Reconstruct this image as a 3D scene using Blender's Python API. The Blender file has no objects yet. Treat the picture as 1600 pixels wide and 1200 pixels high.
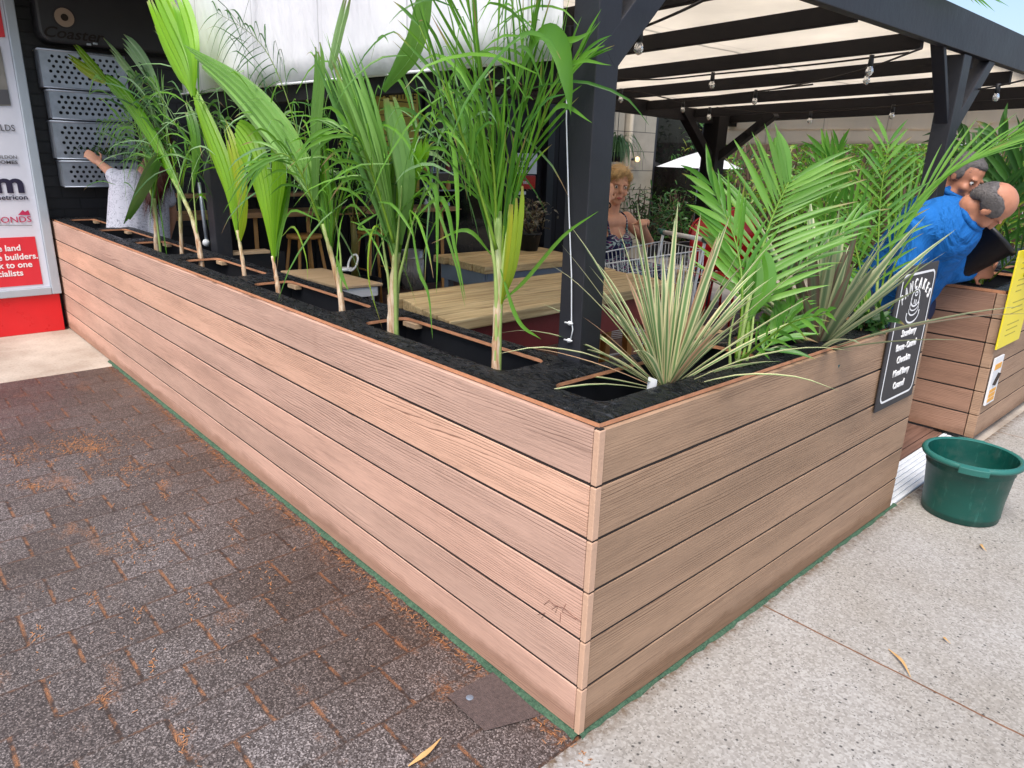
import bpy, bmesh, math, random
from mathutils import Vector as V, Matrix
import numpy as np
S=bpy.context.scene
rnd=random.Random(7)
# ------------------------------------------------------------------ camera, world, sun, exposure
CF,CY,CP,CR=1119.24,2.3987476,-0.3090448,0.0292813
CC=np.array([0.985218,-1.180038,1.461092])
_d=np.array([math.cos(CP)*math.cos(CY),math.cos(CP)*math.sin(CY),math.sin(CP)])
_r=np.array([math.sin(CY),-math.cos(CY),0.0]); _u=np.cross(_r,_d)
_R=_r*math.cos(CR)+_u*math.sin(CR); _U=-_r*math.sin(CR)+_u*math.cos(CR)
cd=bpy.data.cameras.new('camera'); cam=bpy.data.objects.new('camera',cd); S.collection.objects.link(cam)
cd.sensor_width=36; cd.lens=CF/1600*36; cd.clip_end=500; cd.clip_start=.02
m=Matrix.Identity(4)
for i in range(3):
    m[i][0]=_R[i]; m[i][1]=_U[i]; m[i][2]=-_d[i]; m[i][3]=CC[i]
cam.matrix_world=m; S.camera=cam
SUN_EL=math.radians(58); SUN_AZ=math.radians(-62)   # azimuth of the direction to the sun, from +x
w=bpy.data.worlds.new('World'); S.world=w; w.use_nodes=True
nt=w.node_tree; bg=nt.nodes['Background']; sky=nt.nodes.new('ShaderNodeTexSky'); sky.sky_type='NISHITA'
sky.sun_disc=False; sky.sun_elevation=SUN_EL; sky.sun_rotation=math.pi/2-SUN_AZ
sky.air_density=1.0; sky.dust_density=3.0; sky.ozone_density=1.0
nt.links.new(sky.outputs[0],bg.inputs[0]); bg.inputs[1].default_value=0.15
sd=bpy.data.lights.new('sun','SUN'); sd.energy=2.0; sd.angle=math.radians(30); sd.color=(1,.96,.9)
so=bpy.data.objects.new('sun',sd); S.collection.objects.link(so)
sv=V((math.cos(SUN_EL)*math.cos(SUN_AZ),math.cos(SUN_EL)*math.sin(SUN_AZ),math.sin(SUN_EL)))
so.rotation_euler=sv.to_track_quat('Z','Y').to_euler()
S.view_settings.view_transform='Standard'; S.view_settings.look='None'; S.view_settings.gamma=1
S.view_settings.exposure=0.75
S.render.engine='CYCLES'; S.cycles.max_bounces=8; S.cycles.transparent_max_bounces=12

def at(px,py,ax,v):
    d=_R*(px-800)/CF+_U*(-(py-600)/CF)+_d; i='xyz'.index(ax); t=(v-CC[i])/d[i]; return V(CC+d*t)
def A(px,py,y): return at(px,py,'y',y)
def AX(px,py,x): return at(px,py,'x',x)
def AZ(px,py,z): return at(px,py,'z',z)
# ------------------------------------------------------------------ materials
class G:
    def __init__(s,name):
        s.m=bpy.data.materials.new(name); s.m.use_nodes=True; s.t=s.m.node_tree; s.n=s.t.nodes
        s.b=s.n['Principled BSDF']; s.out=s.n['Material Output']
    def N(s,ty,ins=None,**kw):
        n=s.n.new('ShaderNode'+ty)
        for k,v in kw.items(): setattr(n,k,v)
        for k,v in (ins or {}).items(): s.set(n.inputs[k],v)
        return n
    def set(s,sock,v):
        if hasattr(v,'is_output'): s.t.links.new(v,sock)
        elif isinstance(v,bpy.types.Node): s.t.links.new(v.outputs[0],sock)
        else:
            if isinstance(v,tuple) and len(v)==3 and sock.type=='RGBA': v=v+(1,)
            sock.default_value=v
    def math(s,op,a,b=0.0,c=0.0,clamp=False):
        n=s.N('Math',operation=op,use_clamp=clamp); s.set(n.inputs[0],a); s.set(n.inputs[1],b); s.set(n.inputs[2],c); return n.outputs[0]
    def mix(s,f,a,b,bt='MIX'):
        n=s.N('MixRGB',blend_type=bt); s.set(n.inputs[0],f); s.set(n.inputs[1],a); s.set(n.inputs[2],b); return n.outputs[0]
    def ramp(s,f,st):
        n=s.N('ValToRGB'); s.set(n.inputs[0],f); e=n.color_ramp.elements
        while len(e)<len(st): e.new(0.5)
        for i,(p,c) in enumerate(st):
            e[i].position=p; e[i].color=(c if isinstance(c,tuple) else (c,c,c))+(1,)
        return n.outputs[0]
    def co(s,scale=(1,1,1),kind='Object',loc=(0,0,0),rot=(0,0,0)):
        c=s.N('TexCoord'); mp=s.N('Mapping',{'Scale':scale,'Location':loc,'Rotation':rot}); s.t.links.new(c.outputs[kind],mp.inputs[0]); return mp.outputs[0]
    def noise(s,co,sc,det=4,rough=.55,dist=0): 
        return s.N('TexNoise',{'Vector':co,'Scale':sc,'Detail':float(det),'Roughness':rough,'Distortion':dist}).outputs[0]
    def bump(s,h,st=.3,dist=.01): 
        n=s.N('Bump',{'Strength':st,'Distance':dist,'Height':h}); s.set(s.b.inputs['Normal'],n.outputs[0])
    def fin(s,col=None,rough=None,metal=None,spec=None):
        if col is not None: s.set(s.b.inputs['Base Color'],col)
        if rough is not None: s.set(s.b.inputs['Roughness'],rough)
        if metal is not None: s.set(s.b.inputs['Metallic'],metal)
        if spec is not None: s.set(s.b.inputs['Specular IOR Level'],spec)
        return s.m
MC={}
def plain(name,col,rough=.6,metal=0,var=.12,sc=9,bs=60,bst=.15,spec=.5,trans=0):
    if name in MC: return MC[name]
    g=G(name); co=g.co(); n=g.noise(co,sc,5)
    f=g.math('MULTIPLY_ADD',n,2*var,1-var); c=g.mix(1.0,col,g.mix(0.0,f,f),'MULTIPLY')
    g.bump(g.noise(co,bs,3),bst,.004); g.fin(c,g.math('MULTIPLY_ADD',n,.2,rough-.1,clamp=True),metal,spec)
    if trans:
        tr=g.N('BsdfTranslucent',{'Color':c}); mx=g.N('MixShader',{0:trans,1:g.b.outputs[0],2:tr.outputs[0]}); g.t.links.new(mx.outputs[0],g.out.inputs[0])
    MC[name]=g.m; return g.m
def leafmat(name,dark,light,trans=.35,rough=.38):
    g=G(name); a=g.N('Attribute',attribute_name='tint'); co=g.co((1,1,1))
    sp=g.N('SeparateColor',{0:a.outputs[0]})
    n=g.noise(co,6,3); f=g.math('ADD',sp.outputs[0],g.math('MULTIPLY_ADD',n,.4,-.2),clamp=True)
    c=g.mix(f,dark,light); c=g.mix(sp.outputs[1],c,(.42,.40,.02)); c=g.mix(sp.outputs[2],c,(.25,.16,.08))
    g.fin(c,rough,0,.45); tr=g.N('BsdfTranslucent',{'Color':g.mix(1.0,c,(1.5,1.6,.8),'MULTIPLY')})
    mx=g.N('MixShader',{0:trans,1:g.b.outputs[0],2:tr.outputs[0]}); g.t.links.new(mx.outputs[0],g.out.inputs[0]); return g.m
def boardmat(name,stops,axis,zone=None):
    # composite cladding with embossed grain; 'axis' 0: boards run along x, 1: along y
    g=G(name); a=g.N('Attribute',attribute_name='tint'); sp=g.N('SeparateColor',{0:a.outputs[0]})
    off=g.math('MULTIPLY',sp.outputs[1],37.0)
    tc=g.N('TexCoord'); s3=g.N('SeparateXYZ',{0:tc.outputs['Object']})
    L=s3.outputs[axis]
    cb=g.N('CombineXYZ',{0:g.math('ADD',g.math('MULTIPLY',L,1.0),off),1:off,2:s3.outputs[2]})
    def st(k,zk): 
        mp=g.N('Mapping',{'Scale':(k,k,zk)}); g.t.links.new(cb.outputs[0],mp.inputs[0]); return mp.outputs[0]
    # cathedral grain: contour lines of a stretched noise field
    fld=g.math('MULTIPLY_ADD',g.noise(st(.7,7),1.0,2,.5,.3),9.0,g.math('MULTIPLY',s3.outputs[2],115.0))
    fld=g.math('MULTIPLY_ADD',g.noise(st(4,40),1.0,2,.6),1.1,fld)
    ln=g.math('PINGPONG',fld,.5)
    line=g.ramp(ln,[(0,1.0),(.06,.75),(.15,0.0)])
    msk=g.ramp(g.noise(st(1.3,16),1.0,3,.6),[(.40,.12),(.60,1.0)])
    line=g.math('MULTIPLY',line,msk)
    fine=g.noise(st(3,300),1.0,3,.7); fl=g.ramp(fine,[(.40,1.0),(.5,.0)])
    fm=g.ramp(g.noise(st(3,30),1.0,2),[(.4,0.0),(.65,1.0)])
    tot=g.math('MAXIMUM',line,g.math('MULTIPLY',g.math('MULTIPLY',fl,fm),.4))
    big=g.noise(st(1.5,9),1.0,3)
    base=g.ramp(sp.outputs[0],stops)
    base=g.mix(1.0,base,g.ramp(big,[(.3,.86),(.7,1.1)]),'MULTIPLY')
    fin_n=g.noise(st(18,420),1.0,2); base=g.mix(.35,base,g.mix(1.0,base,g.ramp(fin_n,[(.3,.72),(.7,1.25)]),'MULTIPLY'))
    col=g.mix(g.math('MULTIPLY',tot,.78),base,g.mix(1.0,base,(.24,.18,.15),'MULTIPLY'))
    # faint drips and scuffs near the foot
    dr=g.ramp(g.noise(st(30,2.0),1.0,3),[(.62,0.0),(.8,1.0)])
    col=g.mix(g.math('MULTIPLY',dr,.12),col,g.mix(1.0,col,(.6,.5,.45),'MULTIPLY'))
    dirt=g.math('MULTIPLY',g.ramp(g.math('SUBTRACT',s3.outputs[2],g.math('MULTIPLY',g.noise(st(6,6),1.0,4,.7),.09)),[(-.0+.0,1.0),(.035,0.0)]),.55)
    col=g.mix(dirt,col,g.mix(1.0,col,(.45,.36,.28),'MULTIPLY'))
    g.bump(g.math('SUBTRACT',g.math('MULTIPLY',fin_n,.2),tot),.45,.003)
    return g.fin(col,g.math('MULTIPLY_ADD',big,.2,.55),0,.3)
M={}
M['boardL']=boardmat('composite_pink_lit',[(0,(.46,.315,.245)),(.5,(.60,.375,.29)),(1,(.66,.395,.27))],0)  # paler: the stronger light on the long side is in the colour
M['boardR']=boardmat('composite_tan_shaded',[(0,(.34,.22,.142)),(.5,(.375,.243,.158)),(1,(.42,.27,.18))],1)  # darker: the shade on street-facing sides is mixed into the colour
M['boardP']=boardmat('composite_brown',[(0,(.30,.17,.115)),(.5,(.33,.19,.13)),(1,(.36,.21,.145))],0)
M['trim']=plain('corner_trim_wood',(.55,.35,.24),.6,0,.12,14,90,.3)
M['groove']=plain('dark_groove',(.02,.014,.012),.9)
M['ply']=plain('sawn_plywood_edge',(.50,.23,.12),.6,0,.35,45,150,.4)
def g_liner():
    g=G('wet_black_membrane'); co=g.co()
    wr=g.noise(g.co((15,34,20)),1.0,5,.6,2.2); fine=g.noise(co,160,2)
    v=g.N('TexVoronoi',{'Vector':co,'Scale':70.0}); dp=g.ramp(v.outputs[0],[(.0,1.0),(.16,0.0)])
    dm=g.math('MULTIPLY',dp,g.ramp(g.noise(co,16,2),[(.45,0.0),(.6,1.0)]))
    h=g.math('ADD',g.math('MULTIPLY',g.ramp(wr,[(.35,0.0),(.65,1.0)]),1.0),g.math('ADD',g.math('MULTIPLY',dm,.6),g.math('MULTIPLY',fine,.15)))
    g.bump(h,1.0,.06); return g.fin(g.mix(g.ramp(wr,[(.35,0.0),(.7,1.0)]),(.006,.007,.009),(.035,.038,.046)),g.ramp(wr,[(.35,.12),(.6,.45)]),0,.6)
M['liner']=g_liner()
M['black_plastic']=plain('black_plastic',(.012,.013,.016),.45,0,.3,6,40,.2,.4)
M['black_paint']=plain('charcoal_painted_timber',(.021,.022,.028),.5,0,.35,5,30,.3,.35)
M['black_soft']=plain('dark_stained_timber',(.013,.011,.013),.7,0,.3,5,30,.3,.3)
def g_brick(name,c1,c2,mort,bw,rh,ms,axes,rough,off=.5,bst=.6,loc=(0,0,0)):
    g=G(name); tc=g.N('TexCoord'); s3=g.N('SeparateXYZ',{0:tc.outputs['Object']})
    cb=g.N('CombineXYZ',{0:g.math('ADD',s3.outputs[axes[0]],loc[0]),1:g.math('ADD',s3.outputs[axes[1]],loc[1])})
    b=g.N('TexBrick',{'Vector':cb.outputs[0],'Color1':c1,'Color2':c2,'Mortar':mort,'Scale':1.0,'Mortar Size':ms,'Mortar Smooth':.3,'Brick Width':bw,'Row Height':rh},offset=off)
    return g,b,cb.outputs[0]
g,b,_c=g_brick('black_painted_brick',(.012,.012,.015),(.018,.018,.022),(.008,.008,.010),.24,.086,.006,(1,2),.6)
g.bump(g.math('SUBTRACT',g.math('MULTIPLY',g.noise(g.co(),40,3),.3),b.outputs[1]),.6,.01); M['brick']=g.fin(b.outputs[0],.42)
g,b,_c=g_brick('cream_block',(.40,.36,.29),(.36,.32,.26),(.10,.09,.08),.62,.26,.006,(1,2),.8)
g.bump(g.noise(g.co(),60,3),.3,.004); M['block']=g.fin(g.mix(.3,b.outputs[0],g.mix(1.0,b.outputs[0],g.noise(g.co(),8,4),'MULTIPLY')),.85)
def g_paver():
    g=G('dark_aggregate_paver'); co=g.co(); s=g.N('SeparateXYZ',{0:co})
    wob=g.math('MULTIPLY_ADD',g.noise(co,25,3),.006,-.003)
    vv=g.math('MULTIPLY',g.math('ADD',s.outputs[0],g.math('ADD',wob,.95)),1/.1905); row=g.math('FLOOR',vv)
    uu=g.math('ADD',g.math('MULTIPLY',g.math('ADD',s.outputs[1],g.math('ADD',wob,.905)),1/.2155),g.math('MULTIPLY',g.math('PINGPONG',row,1.0),.5)); cell=g.math('FLOOR',uu)
    du=g.math('MULTIPLY',g.math('PINGPONG',uu,.5),.2155); dv=g.math('MULTIPLY',g.math('PINGPONG',vv,.5),.1905)
    js=g.ramp(du,[(.0035,1.0),(.006,0.0)]); jl_=g.ramp(dv,[(.0028,1.0),(.0052,0.0)])
    wn=g.N('TexWhiteNoise',{'Vector':g.N('CombineXYZ',{0:row,1:cell}).outputs[0]}); wsp=g.N('SeparateColor',{0:wn.outputs[1]})
    pb=g.mix(wsp.outputs[0],(.104,.090,.086),(.158,.148,.150)); pb=g.mix(g.math('MULTIPLY',wsp.outputs[1],.35),pb,(.130,.120,.115))
    sp=g.N('TexVoronoi',{'Vector':co,'Scale':270.0}); sc=g.N('SeparateColor',{0:sp.outputs['Color']})
    stone=g.ramp(sc.outputs[0],[(0,(.22,.19,.18)),(.40,(.48,.43,.41)),(.66,(.86,.80,.78)),(.86,(1.4,1.34,1.32)),(.975,(2.3,2.2,2.15))])
    big=g.noise(co,1.3,4,.6); c=g.mix(1.0,pb,stone,'MULTIPLY')
    c=g.mix(1.0,c,g.ramp(big,[(.3,(.70,.66,.62)),(.55,(1,1,1)),(.75,(1.16,1.16,1.2))]),'MULTIPLY')
    # rusty leaf litter caught in joints and in drifts
    n1=g.noise(co,7,4,.6); lit=g.ramp(n1,[(.47,0.0),(.60,1.0)])
    fine=g.noise(co,330,2,.7); ff=g.ramp(fine,[(.45,0.0),(.52,1.0)])
    dco=g.N('SeparateXYZ',{0:g.N('TexCoord').outputs['Object']})
    drift=g.ramp(g.noise(g.co((1,1.9,1),loc=(3.1,1.2,0)),2.6,5,.65),[(.585,0.0),(.70,1.0)])
    drift=g.math('MULTIPLY',drift,g.ramp(g.noise(co,140,3,.7),[(.47,0.0),(.56,1.0)]))
    jvis=g.ramp(g.noise(g.co((1,1,1),loc=(7,2,0)),3.2,2),[(.30,0.5),(.44,1.0)])
    joint=g.math('MAXIMUM',g.math('MULTIPLY',js,jvis),g.math('MULTIPLY',jl_,g.ramp(g.noise(g.co((1,1,1),loc=(1,9,0)),5.5,3),[(.36,0.35),(.52,1.0)])))
    jm=g.math('MULTIPLY',joint,g.ramp(g.noise(co,16,3,.7),[(.44,0.05),(.56,1.0)]))
    c=g.mix(g.math('MULTIPLY',joint,.9),c,(.022,.015,.013))
    rust=g.mix(fine,(.22,.075,.025),(.50,.24,.11))
    c=g.mix(g.math('MULTIPLY',jm,g.math('MULTIPLY',g.math('MULTIPLY_ADD',ff,.75,.15),g.math('MULTIPLY_ADD',js,.6,.4))),c,rust)
    edge=g.math('MULTIPLY',g.ramp(g.math('MULTIPLY',dco.outputs[1],-1.0),[(.035,1.0),(.10,0.0)]),g.ramp(g.noise(co,50,4,.7),[(.5,0.0),(.64,.7)]))
    c=g.mix(g.math('MAXIMUM',g.math('MULTIPLY',drift,.75),edge),c,rust)
    # damp brown staining beside the planter
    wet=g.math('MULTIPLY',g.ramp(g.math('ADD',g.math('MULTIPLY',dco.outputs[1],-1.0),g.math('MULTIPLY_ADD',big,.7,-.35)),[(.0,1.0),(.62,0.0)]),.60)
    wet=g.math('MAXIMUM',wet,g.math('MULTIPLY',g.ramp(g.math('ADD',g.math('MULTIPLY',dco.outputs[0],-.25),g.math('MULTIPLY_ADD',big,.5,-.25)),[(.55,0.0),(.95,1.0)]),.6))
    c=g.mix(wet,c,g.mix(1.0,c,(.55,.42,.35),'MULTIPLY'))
    h=g.math('SUBTRACT',g.math('MULTIPLY',sc.outputs[0],.35),joint); g.bump(h,.55,.003)
    return g.fin(c,g.math('MULTIPLY_ADD',wet,-.35,.62),0,.5)
M['paver']=g_paver()
def g_conc():
    g=G('exposed_aggregate_concrete'); co=g.co()
    v=g.N('TexVoronoi',{'Vector':co,'Scale':150.0}); sc=g.N('SeparateColor',{0:v.outputs['Color']})
    c=g.ramp(sc.outputs[0],[(0,(.26,.245,.228)),(.3,(.325,.308,.288)),(.6,(.358,.342,.322)),(.9,(.42,.405,.385))])
    v2=g.N('TexVoronoi',{'Vector':g.co((1,1,1),loc=(5,3,1)),'Scale':42.0}); s2=g.N('SeparateColor',{0:v2.outputs['Color']})
    dm=g.math('MULTIPLY',g.ramp(v2.outputs[0],[(.13,1.0),(.22,0.0)]),g.math('GREATER_THAN',s2.outputs[0],.66))
    v3=g.N('TexVoronoi',{'Vector':g.co((1,1,1),loc=(2,7,1)),'Scale':110.0}); s4=g.N('SeparateColor',{0:v3.outputs['Color']})
    dm2=g.math('MULTIPLY',g.ramp(v3.outputs[0],[(.16,1.0),(.26,0.0)]),g.math('GREATER_THAN',s4.outputs[1],.76))
    dm=g.math('MAXIMUM',dm,dm2)
    c=g.mix(g.math('MULTIPLY',dm,.85),c,(.045,.042,.042))
    big=g.noise(co,1.6,5,.6); c=g.mix(1.0,c,g.ramp(big,[(.3,(.80,.77,.72)),(.6,(1,1,1)),(.8,(1.06,1.07,1.1))]),'MULTIPLY')
    st=g.ramp(g.noise(co,5,4,.7),[(.62,0.0),(.78,.45)]); c=g.mix(st,c,(.20,.16,.12))
    s3=g.N('SeparateXYZ',{0:g.N('TexCoord').outputs['Object']})
    def jl(o,p,wd=.0035):
        wob=g.math('MULTIPLY_ADD',g.noise(co,9,3),.008,-.004)
        return g.math('LESS_THAN',g.math('ABSOLUTE',g.math('ADD',g.math('SUBTRACT',s3.outputs[o],p),wob)),wd)
    j=g.math('MAXIMUM',jl(1,.925),jl(1,3.58)); j=g.math('MAXIMUM',j,jl(1,-1.75)); j=g.math('MAXIMUM',j,jl(0,2.1))
    c=g.mix(j,c,g.mix(g.noise(co,30),(.06,.03,.02),(.30,.14,.07)))
    ed=g.math('MULTIPLY',g.ramp(g.math('ABSOLUTE',s3.outputs[0]),[(.012,1.0),(.06,0.0)]),g.ramp(g.noise(co,35,4,.7),[(.4,.2),(.6,.9)]))
    c=g.mix(ed,c,(.12,.075,.04))
    h=g.math('SUBTRACT',g.math('MULTIPLY',sc.outputs[0],.4),j); g.bump(h,.4,.002)
    return g.fin(c,.8,0,.3)
M['conc']=g_conc()
g=G('smooth_old_concrete'); co=g.co(); n=g.noise(co,2.2,6,.65); c=g.ramp(n,[(.3,(.30,.24,.19)),(.5,(.42,.36,.30)),(.7,(.52,.46,.39))])
s3=g.N('SeparateXYZ',{0:g.N('TexCoord').outputs['Object']}); f=g.math('MULTIPLY',g.ramp(g.math('ADD',s3.outputs[0],g.math('MULTIPLY',n,.5)),[(-1+1,0.0),(1,0.0)]),0)
c=g.mix(g.ramp(g.noise(co,60,4),[(.5,0.0),(.8,.4)]),c,(.15,.11,.09)); g.bump(g.noise(co,120,4),.3,.003); M['conc2']=g.fin(c,.8)
def woodmat(name,a,b,axis,gap=None,rough=.6):
    g=G(name); sc=[60,60,60]; sc[axis]=2.5; co=g.co(tuple(sc)); n=g.noise(co,1.0,4,.6,.6)
    c=g.mix(g.ramp(n,[(.32,0.0),(.68,1.0)]),a,b); k=g.noise(g.co(),3,4); c=g.mix(1.0,c,g.ramp(k,[(.3,.82),(.7,1.12)]),'MULTIPLY')
    kn=g.N('TexVoronoi',{'Vector':g.co(tuple(.35 if i==axis else 1 for i in range(3))),'Scale':7.0}); c=g.mix(g.math('MULTIPLY',g.ramp(kn.outputs[0],[(.02,1.0),(.06,0.0)]),.6),c,(.10,.05,.02))
    g.bump(n,.35,.003); return g.fin(c,rough)
M['pine']=woodmat('weathered_pine_planks',(.30,.19,.08),(.66,.50,.27),1)
M['pinex']=woodmat('pine_shelf',(.30,.15,.06),(.50,.29,.14),1)
M['plytop']=woodmat('plywood_top',(.45,.30,.17),(.58,.42,.27),1)
M['deck']=woodmat('reddish_deck_boards',(.10,.05,.035),(.20,.11,.08),1)
M['leg']=plain('varnished_pine_leg',(.55,.27,.07),.45,0,.2)
def g_canvas(name,col,trans,seam,vert,fl=.10):
    g=G(name); co=g.co(); n=g.noise(g.co((1,1,.3)),2.2,5,.6)
    c=g.mix(1.0,col,g.ramp(n,[(.3,1-fl),(.7,1.05)]),'MULTIPLY')
    s3=g.N('SeparateXYZ',{0:g.N('TexCoord').outputs['Object']})
    fr=g.math('FRACT',g.math('MULTIPLY',s3.outputs[vert],1/seam)); ln=g.ramp(fr,[(0,.62),(.012,.72),(.02,1.0),(.06,1.0),(.066,.88),(.075,1.0)])
    c=g.mix(1.0,c,ln,'MULTIPLY'); g.bump(g.noise(g.co((1,1,.35)),6,5,.55),.6,.04); g.fin(c,.75,0,.2)
    tr=g.N('BsdfTranslucent',{'Color':c}); mx=g.N('MixShader',{0:trans,1:g.b.outputs[0],2:tr.outputs[0]}); g.t.links.new(mx.outputs[0],g.out.inputs[0]); return g.m
M['awn']=g_canvas('white_blind_canvas',(.85,.85,.88),.22,.62,0)
M['roofc']=g_canvas('cream_roof_canvas',(.92,.86,.76),.75,1.4,0,.12)
M['valc']=g_canvas('beige_valance_canvas',(.95,.86,.75),.7,.55,0)
M['galv']=plain('galvanised_steel',(.36,.40,.46),.38,.55,.35,14,60,.15)
M['zinc']=plain('zinc_table_frame',(.20,.24,.30),.5,.3,.25)
M['steel']=plain('stainless_steel',(.62,.58,.54),.28,.45,.15,6,20,.05)
M['wire']=plain('chromed_wire',(.80,.83,.86),.3,.25,.1)
M['white']=plain('white_plastic',(.75,.76,.78),.4,0,.05)
M['white_panel']=plain('white_riser_board',(.66,.69,.73),.5,0,.10,20)
M['alu']=plain('brushed_aluminium',(.44,.50,.56),.4,.25,.1)
M['signwhite']=plain('sign_face_white',(.66,.68,.76),.35,0,.04)
M['signred']=plain('sign_face_red',(.68,.028,.045),.35,0,.08)
M['basered']=plain('sign_base_red',(.68,.012,.018),.3,0,.1)
M['paint_red']=plain('faded_red_apron',(.22,.028,.026),.5,0,.25)
M['chair_red']=plain('red_chair_metal',(.48,.012,.016),.3,0,.15)
M['navy']=plain('navy_ink',(.015,.012,.04),.5,0,.05)
M['grey_ink']=plain('grey_ink',(.08,.08,.09),.5,0,.05)
M['magenta']=plain('crimson_ink',(.50,.02,.09),.5,0,.05)
M['white_ink']=plain('white_ink',(.82,.82,.82),.5,0,.02)
M['black_face']=plain('black_sign_face',(.028,.026,.030),.55,0,.15,5,30,.1)
M['yellow']=plain('yellow_menu_sheet',(.80,.66,.03),.45,0,.06)
M['yellowdim']=plain('yellow_menu_board',(.50,.38,.06),.6,0,.15)
M['orange']=plain('orange_label',(.75,.36,.04),.5,0,.1)
g=G('green_plastic_tub'); n=g.noise(g.co((1,1,3)),6,5,.65); sc=g.ramp(g.noise(g.co((60,60,5)),1.0,4,.7),[(.60,0.0),(.72,.6)]); sm=g.ramp(g.noise(g.co(),14,5,.7),[(.5,0.0),(.75,.45)])
c=g.mix(n,(.002,.050,.040),(.004,.078,.060)); c=g.mix(sc,c,(.05,.19,.16)); c=g.mix(sm,c,(.06,.10,.085)); g.bump(n,.2,.003); M['green_tub']=g.fin(c,g.math('MULTIPLY_ADD',n,.35,.22),0,.45)
M['green_rim']=plain('green_tub_rim',(.02,.13,.11),.4,0,.3,6,50,.12,.5)
M['soil']=plain('potting_soil',(.03,.02,.014),.95,0,.4,40,90,.8)
g=G('green_turf'); n=g.noise(g.co(),95,4,.8); g.bump(n,.9,.006); M['turf']=g.fin(g.mix(g.ramp(n,[(.3,0.0),(.7,1.0)]),(.010,.04,.022),(.085,.17,.10)),.9)
M['leafA']=leafmat('areca_leaf',(.035,.13,.015),(.17,.38,.035))
M['leafB']=leafmat('broad_bright_leaf',(.07,.24,.012),(.22,.46,.018),.42)
M['leafP']=leafmat('pale_leaf',(.07,.19,.06),(.30,.46,.22),.3)
M['leafM']=leafmat('mid_pleated_leaf',(.05,.16,.025),(.24,.44,.11),.35)
M['leafD']=leafmat('deep_green_leaf',(.012,.05,.012),(.06,.17,.03),.25)
M['leafK']=leafmat('kentia_leaf',(.06,.20,.03),(.20,.42,.07),.4)
def g_cord(name,c0,c1,c2,c3):
    g=G(name); a=g.N('Attribute',attribute_name='tint'); sp=g.N('SeparateColor',{0:a.outputs[0]})
    e=sp.outputs[1]  # 0 centre .. 1 edge
    c=g.ramp(e,[(0,c0),(.45,c1),(.62,c2),(1,c2)]); c=g.mix(g.math('MULTIPLY',sp.outputs[2],g.ramp(e,[(.25,.25),(.6,.9)])),c,c3)
    c=g.mix(1.0,c,g.ramp(sp.outputs[0],[(0,.7),(1,1.2)]),'MULTIPLY')
    g.fin(c,.45,0,.4); tr=g.N('BsdfTranslucent',{'Color':c}); mx=g.N('MixShader',{0:.25,1:g.b.outputs[0],2:tr.outputs[0]}); g.t.links.new(mx.outputs[0],g.out.inputs[0]); return g.m
M['cord1']=g_cord('variegated_cream_leaf',(.13,.25,.09),(.22,.34,.14),(.66,.63,.36),(.62,.33,.22))
M['cord2']=g_cord('variegated_grey_leaf',(.14,.22,.11),(.22,.30,.16),(.46,.48,.28),(.17,.085,.075))
g=G('palm_cane_trunk'); n=g.noise(g.co((60,60,7)),1.0,4,.7); n2=g.noise(g.co((9,9,5)),1.0,3,.6); s3=g.N('SeparateXYZ',{0:g.N('TexCoord').outputs['Object']})
c=g.ramp(n,[(.30,(.20,.085,.04)),(.42,(.46,.27,.15)),(.55,(.62,.48,.34)),(.7,(.74,.66,.52))]); gm=g.ramp(g.math('ADD',s3.outputs[2],g.math('MULTIPLY_ADD',n2,.5,-.25)),[(.98,0.0),(1.0,1.0)])
gm=g.ramp(g.math('SUBTRACT',g.math('ADD',s3.outputs[2],g.math('MULTIPLY',n2,.45)),.45),[(.72,0.0),(.98,1.0)])
c=g.mix(gm,c,g.ramp(n,[(.3,(.10,.18,.03)),(.6,(.28,.40,.12)),(.75,(.5,.55,.30))])); g.bump(n,.5,.004); M['trunk']=g.fin(c,.55,0,.4)
M['stemg']=plain('green_leaf_sheath',(.26,.36,.10),.5,0,.35,18)
M['bark']=plain('brown_bark',(.10,.06,.04),.85,0,.4,30,60,.8)
M['skin']=plain('fair_skin',(.60,.31,.205),.5,0,.12,20,90,.1,.35)
M['skin2']=plain('tanned_skin',(.45,.20,.125),.5,0,.15,20,90,.1,.35)
M['hair_blond']=plain('blonde_hair',(.46,.29,.12),.5,0,.5,60,160,.6)
M['hair_red']=plain('auburn_hair',(.09,.02,.013),.45,0,.5,60,160,.6)
M['hair_grey']=plain('grey_hair',(.11,.10,.10),.7,0,.5,60,200,.7)
g=G('blue_work_shirt'); n=g.noise(g.co((1,1,.8)),5.5,3,.5,1.8); g.bump(g.math('PINGPONG',g.math('MULTIPLY',n,2.2),1.0),.6,.035); M['blue']=g.fin(g.mix(g.noise(g.co(),4,3),(.008,.10,.35),(.013,.15,.48)),.8,0,.2)
M['denim']=plain('dark_blue_trousers',(.02,.03,.08),.85,0,.2)
g=G('tropical_print_dress'); co=g.co(); n=g.noise(g.co((5,5,9)),1.0,1,.4,3.5)
M['dress']=g.fin(g.ramp(n,[(.0,(.008,.010,.06)),(.47,(.010,.012,.07)),(.48,(.40,.50,.52)),(.515,(.45,.55,.55)),(.525,(.010,.012,.07)),(.55,(.010,.012,.09)),(.56,(.50,.08,.22)),(.58,(.012,.014,.09)),(.62,(.012,.014,.09)),(.63,(.15,.40,.36)),(.66,(.30,.5,.5)),(.67,(.01,.01,.08))]),.7)
n=g  
g=G('white_leaf_print_top'); n=g.N('TexVoronoi',{'Vector':g.co((1,1,1)),'Scale':24.0},feature='DISTANCE_TO_EDGE'); n2=g.noise(g.co((14,14,20)),1.0,2,.5,2.5)
M['whitetop']=g.fin(g.mix(g.ramp(n2,[(.47,0.0),(.50,.7),(.54,0.0)]),(.62,.62,.70),(.08,.09,.15)),.8)
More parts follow.
